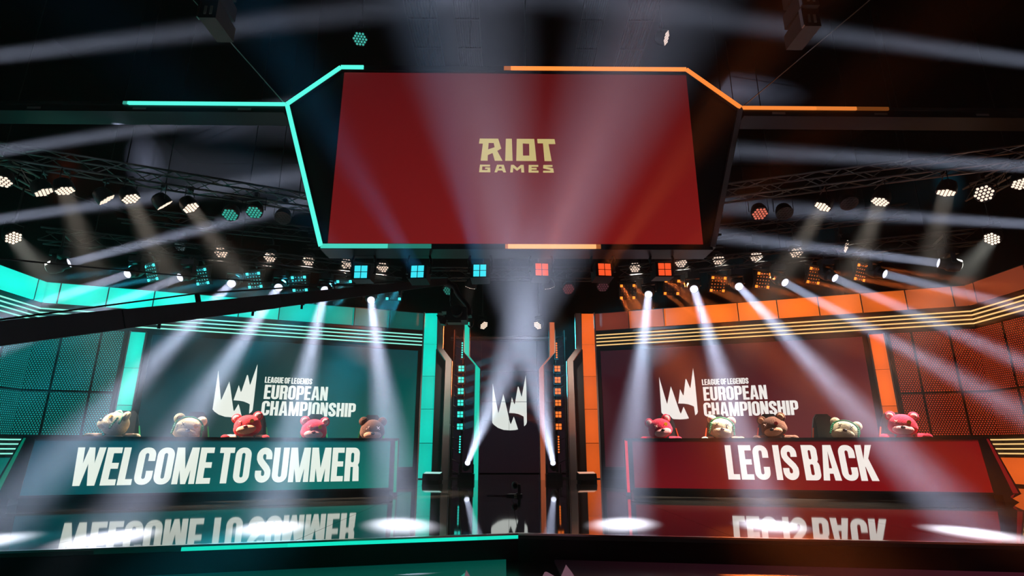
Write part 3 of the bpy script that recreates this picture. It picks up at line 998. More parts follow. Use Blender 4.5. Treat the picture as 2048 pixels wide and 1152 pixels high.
def chair(loc, rz, hue, label):
    t = thing('gaming_chair', label, 'chair', (loc[0], loc[1], 0), rz, 'chairs behind the desks')
    sink = loc[2]
    if hue not in CH:
        acc = M['chair_green'] if hue == 'green' else M['chair_orange']
        shield = [(-.17, .02), (.17, .02), (.25, .16), (.26, .45), (.21, .66), (.16, .84), (.10, .92), (-.10, .92), (-.16, .84), (-.21, .66), (-.26, .45), (-.25, .16)]
        core = [(-.14, .05), (.14, .05), (.16, .45), (.14, .84), (.09, .88), (-.09, .88), (-.14, .84), (-.16, .45)]
        back = lambda u, v: Vector((u, .26 + .16 * v + .25 * abs(u) ** 2 * -1.2, .50 + v))
        P = {}
        P['backrest'] = (MB().flat([shield], back, (0, .07, .0)).mesh('backrest', M['chair'], 35), [])
        for s in (-1, 1):
            side = MB()
            side.flat([[(s * .255, .2), (s * .262, .45), (s * .215, .66), (s * .195, .66), (s * .235, .45), (s * .225, .2)]], lambda u, v: back(u, v) + Vector((0, -.012, 0)), (0, .02, 0))
            P['side_bolster' + ('1' if s < 0 else '2')] = (side.mesh('side_bolster', acc), [])
        P['pad'] = (MB().flat([core], lambda u, v: back(u, v) + Vector((0, -.03, 0)), (0, .03, 0)).mesh('pad', M['chair'], 35), [])
        P['seat'] = (MB().prism([(-.24, -.28, .42), (.24, -.28, .42), (.26, .2, .42), (-.26, .2, .42)], (0, 0, .10)).mesh('seat', M['chair']), [])
        P['gas_lift'] = (MB().tube((0, 0, .1), (0, 0, .42), .03).mesh('gas_lift', M['satin'], 40), [])
        st = MB()
        for k in range(5):
            a = 2 * math.pi * k / 5
            st.tube((0, 0, .13), (.3 * math.cos(a), .3 * math.sin(a), .08), .03, .02)
        P['star_base'] = (st.mesh('star_base', M['satin']), [])
        CH[hue] = P
    for nm, (me, _) in CH[hue].items():
        link(nm.rstrip('12'), me, t, (0, 0, sink if nm[:4] in ('back', 'side', 'pad') else 0))
    for k in range(5):
        a = 2 * math.pi * k / 5
        link('caster', caster_me, t, (.3 * math.cos(a), .3 * math.sin(a), .035))
    for s in (-1, 1):
        link('armrest', arm_me, t, (s * .3, 0, 0))
    return t


caster_me = MB().tube((-.02, 0, 0), (.02, 0, 0), .035, n=10).mesh('caster', M['rubber'], 40)
arm_me = MB().box((-.035, -.16, .68), (.035, .12, .71)).box((-.02, -.02, .45), (.02, .03, .68)).mesh('armrest', M['satin'])


def bear(loc, rz, hd, fur, label, scale=1.0, muz='fur_tan', ear='fur_tan', nose='nose', left_eye='stitch', right_eye='button', band=False, jersey=True, lean=0.0):
    """stuffed teddy: hd = (yaw, pitch, roll) of the head in degrees; faces -y"""
    t = thing('plush_bear', label, 'plush toy', loc, rz, 'plush bears sitting at the desks')
    t.scale = (scale,) * 3
    fm, mm, em = M[fur], M[muz], M[ear]
    part(t, 'torso', MB().ell((lean, .02, -.42), (.235, .2, .30), 20, 12, fn=lambda p, q: Vector((q.x * (1 - .22 * p.z), q.y, q.z))), M['jersey'] if jersey else fm, 80)
    for s in (-1, 1):
        arm = MB().path([(s * .16 + lean, .02, -.22), (s * .26 + lean, .0, -.235), (s * .33 + lean * .5, -.08, -.235), (s * .33 + lean * .5, -.16, -.225)], [.07, .085, .078, .06], 12)
        o = part(t, 'arm', arm, M['jersey'] if jersey else fm, 80)
        part(o, 'paw', MB().ell((s * .325 + lean * .5, -.19, -.215), (.075, .085, .06), 14, 8), fm, 80)
        o = part(t, 'leg', MB().path([(s * .11, .0, -.62), (s * .15, -.2, -.60), (s * .16, -.36, -.58)], [.10, .095, .08], 12), fm, 80)
        part(o, 'foot', MB().ell((s * .16, -.42, -.54), (.085, .06, .12), 14, 8), fm, 80)
    hm = MB().ell((0, 0, 0), (.225, .20, .195), 28, 18, fn=lambda p, q: Vector((q.x * (1 + .20 * max(0, -p.z) ** .7 * (1 if p.z > -.85 else .6)), q.y * (1 + .10 * max(0, -p.z)), q.z)))
    h = link('head', hm.mesh('head', fm, 80), t, (0, 0, 0), Euler((math.radians(hd[1]), math.radians(hd[2]), math.radians(hd[0])), 'XYZ'))
    part(h, 'muzzle', MB().ell((0, -.155, -.075), (.165, .085, .085), 20, 10), mm, 80)
    part(h, 'nose', MB().ell((0, -.235, -.03), (.038, .022, .026), 14, 8), M[nose], 80)
    for s in (-1, 1):
        part(h, 'ear', MB().ell((s * .175, .01, .155), (.088, .05, .09), 18, 10), fm, 80)
        part(h, 'inner_ear', MB().ell((s * .18, -.025, .158), (.058, .028, .06), 14, 8), em, 80)
        kind = left_eye if s < 0 else right_eye
        c = Vector((s * .095, -.168, .062))
        if kind.startswith('button'):
            part(h, 'button_eye', MB().tube(c + Vector((s * .004, -.012, 0)), c + Vector((s * .0, .02, 0)), .034, n=16), M[kind], 40)
        else:
            x = MB()
            for e in (-1, 1):
                x.path([c + Vector((-.026, -.010 + .004 * s, -.026 * e)), c + Vector((0, -.020, 0)), c + Vector((.026, -.010 - .004 * s, .026 * e))], .006, 5)
            part(h, 'stitched_eye', x, M['dark_stitch' if fur == 'fur_cream' else 'stitch'])
    if band:
        pts = []
        for k in range(17):
            a = math.pi * k / 16
            pts.append((.235 * math.cos(a), -.045, .205 * math.sin(a) + .0))
        part(h, 'hair_band', MB().path(pts, .014, 6), M['green'])
        for s in (-1, 1):
            br = MB()
            for k in range(6):
                br.ell((s * (.205 + .004 * k), -.105 - .004 * k, .07 - .034 * k), (.019, .019, .022), 8, 6)
            part(h, 'braid', br, M['green'], 80)
    return t


# px, py of head centre, depth, hue
BEARS = [
    # left desk
    (231, 848, 9.85, (-66, -22, 6), dict(fur='fur_cream', muz='fur_cream', ear='fur_cream', band=True, label='cream plush bear with head turned up to the left, outermost at the teal desk')),
    (376, 858, 10.15, (4, 0, 8), dict(fur='fur_cream', muz='fur_cream', ear='fur_cream', band=True, right_eye='button', left_eye='stitch', label='cream plush bear with green head band, second from the outer end of the teal desk')),
    (495, 852, 10.50, (-6, -3, -8), dict(fur='fur_red', ear='fur_rose', nose='nose_pink', label='red plush bear in a pale jersey at the middle of the teal desk')),
    (628, 860, 10.82, (2, 4, 2), dict(fur='fur_pink', ear='fur_rose', muz='fur_rose', nose='nose_pink', label='pink plush bear peeking low over the teal desk, fourth from its outer end')),
    (745, 860, 11.12, (4, 10, 0), dict(fur='fur_brown', muz='fur_tan', ear='fur_brown', right_eye='stitch', label='brown plush bear at the inner end of the teal desk')),
    # right desk
    (1320, 857, 11.05, (10, 2, -14), dict(fur='fur_pink', ear='fur_rose', muz='fur_rose', nose='nose', jersey=False, label='pink plush bear with tilted head at the inner end of the red desk')),
    (1443, 857, 10.85, (2, -2, 6), dict(fur='fur_cream', muz='fur_cream', ear='fur_rose', band=True, right_eye='stitch', label='cream plush bear with green braids, second from the inner end of the red desk')),
    (1547, 854, 10.65, (-14, 6, -10), dict(fur='fur_brown', muz='fur_tan', ear='fur_tan', right_eye='button_red', jersey=False, label='brown plush bear with a red button eye at the middle of the red desk')),
    (1690, 864, 10.40, (-4, -14, 14), dict(fur='fur_cream', muz='fur_cream', ear='fur_cream', band=True, right_eye='stitch', label='cream plush bear slumped beside a bare black chair back at the red desk')),
    (1805, 850, 10.15, (-2, 4, 4), dict(fur='fur_pink', ear='fur_rose', muz='fur_rose', jersey=False, label='large pink plush bear at the outer end of the red desk')),
]
CHDX = (.13, .09, .11, .0, -.03, .11, -.06, -.05, -.21, -.12)
for i, (px, py, Y, hd, kw) in enumerate(BEARS):
    p = at(px, py, Y)
    hue = 'green' if i < 5 else 'orange'
    turn = -math.atan2(p.x - CAM.x, p.y) * .9
    lab = kw.pop('label')
    bear(p, turn, hd, label=lab, scale=1.0 if i < 5 else .97, **kw)
    away = Vector((p.x - CAM.x, p.y, 0)).normalized()
    rt = Vector((away.y, -away.x, 0))
    c = p + away * .12 + rt * CHDX[i]
    chair((c.x, c.y, .05 if i != 8 else .04), turn + math.radians(0 if i != 8 else 16), hue,
          'black gaming chair with %s side bolsters, %s from the %s end of the %s desk' % (hue, ORD[i % 5], 'outer' if i < 5 else 'inner', 'teal' if i < 5 else 'red'))

# ------------------------------------------------------------------ hanging centre screen
YC = 9.0
t = thing('hanging_screen', 'huge red LED screen with the gold word mark hanging over the stage', 'screen', (.05, YC, 4.1))
rp = screen_mat('red_picture', (112, 20, 22), (124, 22, 20), (84, 14, 18), (88, 14, 16))
o = part(t, 'screen_face', MB().box((-3.16, YC - .02, 4.18), (3.26, YC + .1, 7.58)), rp, world=True)
set_uv(o, lambda co: ((co.x + 3.2) / 6.4, (co.z - .08) / 3.4))
rf = lambda u, v: Vector((lerp(-.618, .761, u), YC - .026, lerp(5.521, 6.198, v)))
for ps in (RIOT_TOP, RIOT_LOW):
    part(t, 'lettering', MB().flat(ps, rf, (0, -.004, 0)), M['led'], color=lin(196, 178, 112), world=True)
shell = [(-3.24, 7.62), (3.30, 7.62), (4.15, 6.83), (3.38, 4.13), (-3.28, 4.13), (-4.08, 6.83)]
part(t, 'black_shell', MB().prism([(x, YC + .02, z) for x, z in shell], (0, .5, 0)), M['black'], world=True)
part(t, 'casing', MB().box((-3.22, YC - .005, 4.14), (3.32, YC + .3, 7.62)), M['black'], world=True)
hexp = [(-3.22, 7.665), (-4.135, 6.862), (-3.26, 4.11), (3.41, 4.125), (4.20, 6.862), (3.26, 7.68)]
YR = YC - .06


def bar2(mb, a, b, w, y0, y1):
    a, b = Vector((a[0], 0, a[1])), Vector((b[0], 0, b[1]))
    d = (b - a).normalized()
    n = Vector((-d.z, 0, d.x)) * (w / 2)
    return mb.prism([Vector((p.x, y0, p.z)) for p in (a - n, b - n, b + n, a + n)], (0, y1 - y0, 0))


rim = MB()
for i in range(6):
    bar2(rim, hexp[i], hexp[(i + 1) % 6], .10, YR + .012, YR + .5)
part(t, 'rim_profile', rim, M['grey'] if False else M['satin'], world=True)
bar2m = bar2(MB(), hexp[3], hexp[4], .085, YR - .004, YR + .012)
part(t, 'unlit_diffuser', bar2m, M['grey'], world=True)
teal_l, or_l = lin(90, 255, 228, 1.1), lin(255, 140, 58, 1.25)


def seg(a, b, u0, u1, colr, k=1.0):
    p0 = (lerp(a[0], b[0], u0), lerp(a[1], b[1], u0))
    p1 = (lerp(a[0], b[0], u1), lerp(a[1], b[1], u1))
    part(t, 'led_strip', bar2(MB(), p0, p1, .074, YR - .012, YR + .012), M['led'], color=tuple(c * k for c in colr), world=True)


H = hexp
seg(H[5], H[0], .935, 1.0, teal_l)
seg(H[0], H[1], 0, 1, teal_l)
seg(H[1], H[2], 0, 1, teal_l)
seg(H[2], H[3], 0, .17, teal_l, .62)
seg(H[2], H[3], .17, .28, teal_l, .18)
seg(H[5], H[0], 0, .51, or_l)
seg(H[5], H[0], .51, .53, or_l, .3)
seg(H[4], H[5], 0, 1, or_l, .85)
seg(H[2], H[3], .468, .475, or_l, .4)
seg(H[2], H[3], .475, .70, lin(255, 176, 110, 1.2))
seg(H[2], H[3], .70, .712, or_l, .3)
for sd, hue, C, side in SIDES:
    x0 = 4.135 if sd < 0 else 4.20
    t2 = thing('screen_wing_beam', 'long dark beam with a %s light line reaching out from the hanging screen to the %s' % (hue, side), 'beam', (sd * x0, YC, 6.7), 0, 'wing beams')
    part(t2, 'box_profile', MB().box((min(sd * (x0 + .05), sd * 12.2), YC - .04, 6.70), (max(sd * (x0 + .05), sd * 12.2), YC + .4, 6.83)), M['satin'], world=True)
    segs = ((x0 + .03, 7.02, 1.0), (7.02, 7.1, .3)) if sd < 0 else ((x0 + .03, 5.6, .8), (5.6, 6.35, .62), (6.35, 6.95, .12))
    for a, b, k in segs:
        part(t2, 'led_strip', MB().box((min(sd * a, sd * b), YR - .012, 6.832), (max(sd * a, sd * b), YR + .02, 6.892)), M['led'], color=tuple(c * k for c in (teal_l if sd < 0 else or_l)), world=True)
    part(t2, 'diffuser', MB().box((min(sd * 7.0, sd * 12.2), YR - .008, 6.832), (max(sd * 7.0, sd * 12.2), YR + .02, 6.885)), M['side'], world=True)
    for k in range(4):
        xx = sd * (4.9 + k * 1.9)
        part(t2, 'name_plate', MB().box((xx - .12, YC - .045, 6.74), (xx + .12, YC - .038, 6.78)), M['grey'], world=True)

# suspension wires and chains
for (a, b, lab) in ((at(575, 213, 9.0), at(447, 68, 8.0), 'thin steel wire rising from the teal corner of the hanging screen'),
                    (at(1482, 216, 9.0), at(1650, 75, 8.0), 'thin steel wire rising from the orange corner of the hanging screen')):
    d = b - a
    e = a + d * ((ZC - .02 - a.z) / d.z)
    tag(part(None, 'suspension_wire', MB().tube(a, e, .009, n=6), M['alu'], 40), lab, 'wire', 'suspension wires')
for px, lab in ((1112 / 2.925 + 674, 'slender pale rod hanging from the ceiling above the centre of the screen'),):
    a, b = at(1055, 20, 10.0), at(1051, 134, 10.0)
    tag(part(None, 'suspension_rod', MB().tube(b, (b.x + .01, 10.0, ZC - .005), .016, n=8), M['alu'], 40), lab, 'rod')

# ------------------------------------------------------------------ trusses
brace_u = MB().tube((0, 0, 0), (0, 0, 1), .011, n=5).mesh('brace', M['truss'], 40)


TRUSS = []


def truss(a, b, label, w=.30, step=.42, single=True, m=None, group='lighting trusses', hang=True):
    a, b = Vector(a), Vector(b)
    t = thing('lighting_truss', label, 'truss', a, 0, group)
    TRUSS.append((a.copy(), b.copy()))
    d = (b - a)
    ln = d.length
    d.normalize()
    sx = d.cross(Vector((0, 0, 1))).normalized()
    sz = Vector((0, 0, 1))
    cor = [(-1, -1), (1, -1), (1, 1), (-1, 1)]
    for cx, cz in cor:
        o_ = sx * (cx * w / 2) + sz * (cz * w / 2)
        part(t, 'chord', MB().tube(a + o_, b + o_, .024, n=8), M[m or 'truss'], 40, world=True)
    n = int(ln / step)
    joined = MB()
    for k in range(n):
        for f_ in range(4):
            c0, c1 = cor[f_], cor[(f_ + 1) % 4]
            if k % 2:
                c0, c1 = c1, c0
            p = a + d * (ln * k / n) + sx * (c0[0] * w / 2) + sz * (c0[1] * w / 2)
            q = a + d * (ln * (k + 1) / n) + sx * (c1[0] * w / 2) + sz * (c1[1] * w / 2)
            if single:
                o = link('brace', brace_u, t, p - a, (q - p).to_track_quat('Z', 'Y'))
                o.scale = (1, 1, (q - p).length)
            else:
                joined.tube(p, q, .011, n=5)
    if not single:
        o = part(t, 'bracing', joined, M[m or 'truss'], 40, world=True)
        o['kind'] = 'stuff'
    if hang:
        for u in (.12, .5, .88):
            p = a + d * ln * u
            part(t, 'hoist_chain', MB().tube(p + sz * (w / 2), (p.x, p.y, ZC - .005), .012, n=6), M['satin'], 40, world=True)
    return t


truss((-3.75, 11.77, 6.05), (-11.6, 8.45, 6.05), 'aluminium box truss carrying lamps to the left of the hanging screen')
truss((3.75, 11.12, 6.05), (11.6, 8.47, 6.05), 'aluminium box truss carrying lamps to the right of the hanging screen')
truss((-3.0, 14.75, 5.45), (-10.6, 11.95, 5.45), 'dark back truss above the teal wing wall', single=False, m='satin')
truss((3.0, 14.6, 5.45), (10.6, 11.75, 5.45), 'dark back truss above the orange wing wall', single=False, m='satin')
truss((-2.9, 14.83, 6.35), (-9.6, 12.85, 6.35), 'upper back truss with warm lamps on the teal side', single=False, m='satin')
truss((2.9, 14.72, 6.35), (9.6, 12.4, 6.35), 'upper back truss with warm lamps on the orange side', single=False, m='satin')
truss((-2.9, 15.2, 5.6), (2.9, 15.2, 5.6), 'short dark truss across the back above the centre doorway', single=False, m='satin')
truss((-3.6, 9.35, 4.36), (3.7, 9.35, 4.36), 'dark truss along the underside of the hanging screen', w=.22, single=False, hang=False, m='black')
truss((-10.9, 12.0, 6.6), (-10.9, 2.5, 6.6), 'side truss running towards the audience on the left', single=False)
truss((10.9, 12.0, 6.6), (10.9, 2.5, 6.6), 'side truss running towards the audience on the right', single=False)

# ------------------------------------------------------------------ lamps
base_me = MB().box((-.15, -.11, -.14), (.15, .11, 0)).box((-.03, -.03, 0), (.03, .03, .07)).mesh('base', M['body'])
yoke_me = MB().box((-.20, -.045, -.36), (-.17, .045, -.14)).box((.17, -.045, -.36), (.20, .045, -.14)).box((-.20, -.05, -.17), (.20, .05, -.14)).mesh('yoke', M['body'])
# heads look along local -z, pivot at the origin
head_me = MB().lathe([(.06, .20), (.12, .17), (.15, .06), (.15, -.05), (.112, -.10), (.112, -.21), (.10, -.215)], 20).mesh('head', M['body'], 35)
lens_me = MB().lathe([(.098, -.216), (.098, -.222), (.04, -.226)], 24).mesh('lens', M['led'], 40)
rimr_me = MB().lathe([(.112, -.2), (.114, -.232), (.100, -.232), (.100, -.2)], 24).mesh('lens_rim', M['satin'], 40)
parh_me = MB().lathe([(.07, .16), (.13, .12), (.165, .02), (.17, -.09), (.155, -.095)], 20).mesh('head', M['body'], 35)
pc = MB()
hexes = []
for q in range(-2, 3):
    for r_ in range(-2, 3):
        if abs(q + r_) <= 2:
            hexes.append((.066 * (q + r_ / 2), .066 * .866 * r_))
for x, y in hexes:
    pc.tube((x, y, -.095), (x, y, -.106), .026, n=6)
parc_me = pc.mesh('led_cells', M['led'])
quadh_me = MB().box((-.16, -.13, -.14), (.16, .13, .17)).box((-.12, -.10, .17), (.12, .10, .22)).mesh('head', M['body'])
cell_me = MB().box((-.05, -.05, -.151), (.05, .05, -.14)).mesh('cell', M['led'])
mat_me = MB().box((-.23, -.23, -.03), (.23, .23, .04)).box((-.1, -.1, .04), (.1, .1, .1)).mesh('panel', M['body'])
md = MB()
for i in range(5):
    for j in range(5):
        if (i in (0, 4)) and (j in (0, 4)):
            continue
        md.cbox((-.17 + .085 * i, -.17 + .085 * j, -.034), (.026, .026, .01))
matd_me = md.mesh('led_dots', M['led'])
corner_me = MB().box((-.032, -.032, -.044), (.032, .032, -.03)).mesh('corner_cell', M['led'])
arm2_me = MB().path([(-.26, 0, 0), (-.26, 0, .28), (.26, 0, .28), (.26, 0, 0)], .014, 6).mesh('yoke', M['satin'])


def lamp_light(head, size, spread, power, color, z=-.24, shape='DISK'):
    ld = bpy.data.lights.new('lamp_light', 'AREA')
    ld.shape, ld.size, ld.spread, ld.energy, ld.color = shape, size, math.radians(spread), power, color
    o = link('lamp_light', ld, head, (0, 0, z))
    return o


def aim_q(p, q):
    f = (Vector(q) - Vector(p)).normalized()
    x = f.cross(Vector((0, 0, 1))).normalized()
    y = x.cross(f)
    return Matrix((x, y, -f)).transposed().to_quaternion()


def pan(p, q):
    d = Vector(q) - Vector(p)
    return math.atan2(d.y, d.x) + math.pi / 2


def pipe(t, base_top, hang_z):
    """hang the lamp: a drop pipe up to a truss (with an outrigger when it is not right above) or to the ceiling"""
    best = None
    if hang_z < ZC - .1:
        for a, b in TRUSS:
            d = b - a
            u = max(0.0, min(1.0, (base_top - a).dot(Vector((d.x, d.y, 0))) / (d.x ** 2 + d.y ** 2)))
            n = a + d * u
            if n.z < base_top.z - .12 or abs(n.z - hang_z) > 1.0:
                continue
            e = math.hypot(n.x - base_top.x, n.y - base_top.y) + abs(n.z - hang_z)
            if best is None or e < best[0]:
                best = (e, n)
    if best is None:
        part(t, 'drop_pipe', MB().tube(base_top - Vector((0, 0, .02)), (base_top.x, base_top.y, ZC - .005), .02, n=8), M['satin'], 40, world=True)
        return
    n = best[1]
    zt = max(n.z - .12, base_top.z)
    top = Vector((base_top.x, base_top.y, zt))
    part(t, 'drop_pipe', MB().tube(base_top - Vector((0, 0, .02)), top + Vector((0, 0, .03)), .02, n=8), M['satin'], 40, world=True)
    e = Vector((n.x, n.y, zt))
    if (e - top).length > .1:
        part(t, 'outrigger', MB().tube(top, e, .02, n=8), M['satin'], 40, world=True)


def beam_lamp(p, q, label, power=1.0, spread=4.7, hang=5.30, group='white beam lamps', col=BEAM_COL, level=1.3, floor=False, lens=lin(235, 238, 255)):
    """moving-head beam lamp; p: lens centre, q: where the beam goes"""
    p, q = Vector(p), Vector(q)
    d = (q - p).normalized()
    piv = p - d * .224
    up = 1 if not floor else -1
    root = piv + Vector((0, 0, .36 * up - (.0 if not floor else 0)))
    if floor:
        root = Vector((piv.x, piv.y, 0.0))
    t = thing('beam_lamp', label, 'stage lamp', root, 0, group)
    rz = pan(p, q)
    if not floor:
        link('base', base_me, t)
        link('yoke', yoke_me, t, (0, 0, 0), (0, 0, rz))
        pipe(t, root + Vector((0, 0, .05)), hang)
    else:
        part(t, 'base', MB().box((-.22, -.19, 0), (.22, .19, .17)).box((-.17, -.14, .17), (.17, .14, .2)), M['body'])
        o = part(t, 'yoke', MB().box((-.20, -.05, .18), (-.165, .05, piv.z + .04)).box((.165, -.05, .18), (.20, .05, piv.z + .04)), M['body'])
        o.rotation_euler = (0, 0, rz)
    h = link('head', head_me, t, piv - root, aim_q(p, q))
    link('lens_rim', rimr_me, h)
    link('lens', lens_me, h, color=tuple(c * level for c in lens))
    lamp_light(h, .19, spread, BEAM_W * power, col)
    if floor:
        h.scale = (.72, .72, 1)
    return t


def par_lamp(p, q, label, hang, level=2.2, colr=lin(255, 226, 204), power=0.0, spread=26, lc=(1, .86, .72), group='warm LED wash lamps', scale=1.0):
    p, q = Vector(p), Vector(q)
    d = (q - p).normalized()
    piv = p - d * .1
    root = piv + Vector((0, 0, .30))
    t = thing('wash_lamp', label, 'stage lamp', root, 0, group)
    rz = pan(p, q)
    part(t, 'clamp', MB().box((-.04, -.04, -.02), (.04, .04, .08)), M['body'])
    o = link('yoke', arm2_me, t, (0, 0, -.30), (0, 0, rz))
    o.scale = (.75, .75, 1.0)
    pipe(t, root + Vector((0, 0, .05)), hang)
    h = link('head', parh_me, t, piv - root, aim_q(p, q))
    o = link('led_cells', parc_me, h, color=tuple(c * level for c in colr))
    o['kind'] = 'stuff'
    if power:
        lamp_light(h, .28, spread, power, lc, -.12)
    return t


def matrix_lamp(p, q, hue, label, hang, k=1.0, power=0.0):
    p, q = Vector(p), Vector(q)
    t = thing('matrix_lamp', label, 'stage lamp', p + Vector((0, 0, .3)), 0, 'square LED matrix lamps')
    c = lin(60, 235, 235) if hue == 'teal' else lin(255, 124, 34)
    o = link('yoke', arm2_me, t, (0, 0, -.3), (0, 0, pan(p, q)))
    pipe(t, p + Vector((0, 0, .28)), hang)
    h = link('panel', mat_me, t, (0, 0, -.3), aim_q(p, q))
    o = link('led_dots', matd_me, h, color=tuple(v * .55 * k for v in c))
    o['kind'] = 'stuff'
    for x in (-.17, .17):
        for y in (-.17, .17):
            link('corner_cell', corner_me, h, (x, y, 0), color=tuple(v * 2.2 for v in c))
            if power:
                ld = bpy.data.lights.new('lamp_light', 'AREA')
                ld.shape, ld.size, ld.spread, ld.energy = 'SQUARE', .08, math.radians(6), power
                ld.color = (.03, .50, .72) if hue == 'teal' else (1, .20, .04)
                link('lamp_light', ld, h, (x, y, -.05))
    return t


def quad_lamp(p, q, hue, label, power):
    p, q = Vector(p), Vector(q)
    root = p + Vector((0, .1, .42))
    t = thing('quad_beam_lamp', label, 'stage lamp', root, 0, 'four-cell lamps under the hanging screen')
    c = lin(60, 225, 240) if hue == 'teal' else lin(255, 84, 40)
    link('base', base_me, t, (0, 0, .08))
    rz = pan(p, q)
    part(t, 'yoke', MB().path([(-.2, 0, -.42), (-.205, 0, -.2), (-.17, 0, -.06), (.17, 0, -.06), (.205, 0, -.2), (.2, 0, -.42)], .028, 8), M['body'], 60)
    d = (q - p).normalized()
    h = link('head', quadh_me, t, p - d * .1 - root, aim_q(p, q))
    for x in (-.058, .058):
        for y in (-.058, .058):
            link('cell', cell_me, h, (x, y, 0), color=tuple(v * 1.1 for v in c))
    if power:
        ld = bpy.data.lights.new('lamp_light', 'AREA')
        ld.shape, ld.size, ld.spread, ld.energy = 'SQUARE', .2, math.radians(7), power
        ld.color = (.03, .36, .80) if hue == 'teal' else (1, .20, .05)
        link('lamp_light', ld, h, (0, 0, -.16))
    return t


# white beams from the back row: lens pixel, depth height, target
ROW = [
    (-1, 742, 600, onz(800, 1049), 1.1), (-1, 650, 580, onz(540, 1055), 1.1), (-1, 557, 575, onz(220, 1075), 1.1),
    (-1, 463, 567, onz(-47, 1085), 1.0), (-1, 360, 555, at(-300, 814, 8.5), 1.0), (-1, 255, 548, at(-200, 704, 9.0), 1.0),
    (1, 1297, 589, onz(1248, 1047), 1.1), (1, 1388, 578, onz(1540, 1050), 1.1), (1, 1478, 573, onz(1945, 1065), 1.1),
    (1, 1570, 565, at(2300, 967, 7.5), 1.0), (1, 1670, 556, at(2300, 840, 8.5), 1.0), (1, 1770, 548, at(2300, 680, 9.0), 1.0),
]
cnt = {-1: 0, 1: 0}
for sd, px, py, q, k in ROW:
    hue = 'teal' if sd < 0 else 'orange'
    beam_lamp(onz(px, py, 4.7), q, 'white beam lamp over the %s wing, %s from the centre, shining down' % (hue, ORD[cnt[sd]]), k)
    cnt[sd] += 1
SIDE = [
    (-1, 138, 526, 4.7, None, at(620, 402, 12.8), 1.2, 'far end of back row'), (-1, -95, 452, None, 9.3, at(420, 378, 12.2), 1.1, 'first along the side truss'),
    (-1, -150, 325, None, 7.4, at(520, 222, 12.0), .75, 'second along the side truss'), (-1, -190, 135, None, 5.8, at(480, 52, 7.6), .55, 'third along the side truss'),
    (1, 1877, 526, 4.7, None, at(1420, 469, 12.8), 1.2, 'far end of back row'), (1, 2150, 454, None, 9.1, at(1600, 421, 12.2), 1.1, 'first along the side truss'),
    (1, 2200, 341, None, 7.4, at(1500, 303, 9.7), .65, 'second along the side truss'), (1, 2235, 146, None, 5.8, at(1600, 60, 7.6), .55, 'third along the side truss'),
]
for sd, px, py, z, Y, q, k, where in SIDE:
    p = onz(px, py, z) if z else at(px, py, Y)
    beam_lamp(p, q, 'white beam lamp tilted up on the %s side, %s' % ('teal' if sd < 0 else 'orange', where), k, hang=5.30 if z else 6.5, spread=5.5 if z else (4.4 if 'second' in where else 5.6))
# floor lamps by the doorway, beams crossing upwards
beam_lamp(at(935, 926, 15.6), at(1245, 160, 5.0), 'black moving lamp on the floor left of the doorway, beam leaning right', 1.5, spread=7.6, floor=True, group='floor beam lamps')
beam_lamp(at(1106, 926, 15.6), at(950, 150, 5.0), 'black moving lamp on the floor right of the doorway, beam leaning left', 1.5, spread=7.6, floor=True, group='floor beam lamps')
# square matrices between the beams
MTX = [(-1, 690, 575), (-1, 600, 567), (-1, 510, 560), (-1, 405, 553), (-1, 305, 545), (-1, 787, 585),
       (1, 1255, 583), (1, 1343, 574), (1, 1435, 568), (1, 1525, 560), (1, 1627, 551), (1, 1720, 545)]
cnt = {-1: 0, 1: 0}
for sd, px, py in MTX:
    p = onz(px, py, 5.0)
    hue = 'teal' if sd < 0 else 'orange'
    i = cnt[sd]
    # they tip further outwards towards the ends of the row
    q = p + Vector((sd * max(-.1, (abs(px - 1024) - 300) / 420 * .62), -1.2, -.62))
    matrix_lamp(p, q, hue, '%s square LED matrix lamp hanging over the %s wing at %s place of the row' % (hue, hue, ORD[i]), 5.30, 1.0 if abs(px - 1024) > 380 else .12, power=13.0)
    cnt[sd] += 1
# warm wash lamps on the upper back truss
WASH = [(-1, 765, 535), (-1, 693, 528), (-1, 617, 521), (-1, 540, 514), (-1, 442, 505), (1, 1270, 535), (1, 1362, 525), (1, 1437, 519), (1, 1512, 512), (1, 1593, 505), (1, 1693, 493)]
cnt = {-1: 0, 1: 0}
for sd, px, py in WASH:
    p = onz(px, py, 5.6)
    if px == 1693:
        q = p + Vector((1.2, -1.0, -.7))
    else:
        q = p + Vector((sd * .0 - sd * .15, -1.0, -1.1))
    par_lamp(p, q, 'warm LED lamp on the upper back truss, %s from centre, %s side' % (ORD[cnt[sd]], 'teal' if sd < 0 else 'orange'), 6.2, level=1.0, power=6.0, spread=16)
    cnt[sd] += 1
for px, py, colr, lab in ((1137, 578, lin(150, 70, 76), 'dim rosy LED lamp hanging behind the crossing beams'), (1206, 573, lin(110, 60, 70), 'faint rosy LED lamp under the short back truss'),
                          (898, 580, lin(60, 170, 150), 'dim teal LED lamp hanging behind the crane head'), (360, 492, lin(90, 110, 115), 'unlit grey LED lamp above the teal matrix lamps')):
    p = at(px, py, 14.9)
    par_lamp(p, p + Vector((0, -1, -.9)), lab, 5.5 if px > 500 else 6.2, level=.5, colr=colr, group='dim LED lamps')
for px, lab in ((968, 'small warm LED lamp far behind the doorway on the left'), (1075, 'small warm LED lamp far behind the doorway on the right')):
    p = at(px, 651, 19.2)
    par_lamp(p, p + Vector((.55 if px < 1018 else -.55, -.5, -.6)), lab, ZC, level=1.4, group='doorway back lamps')
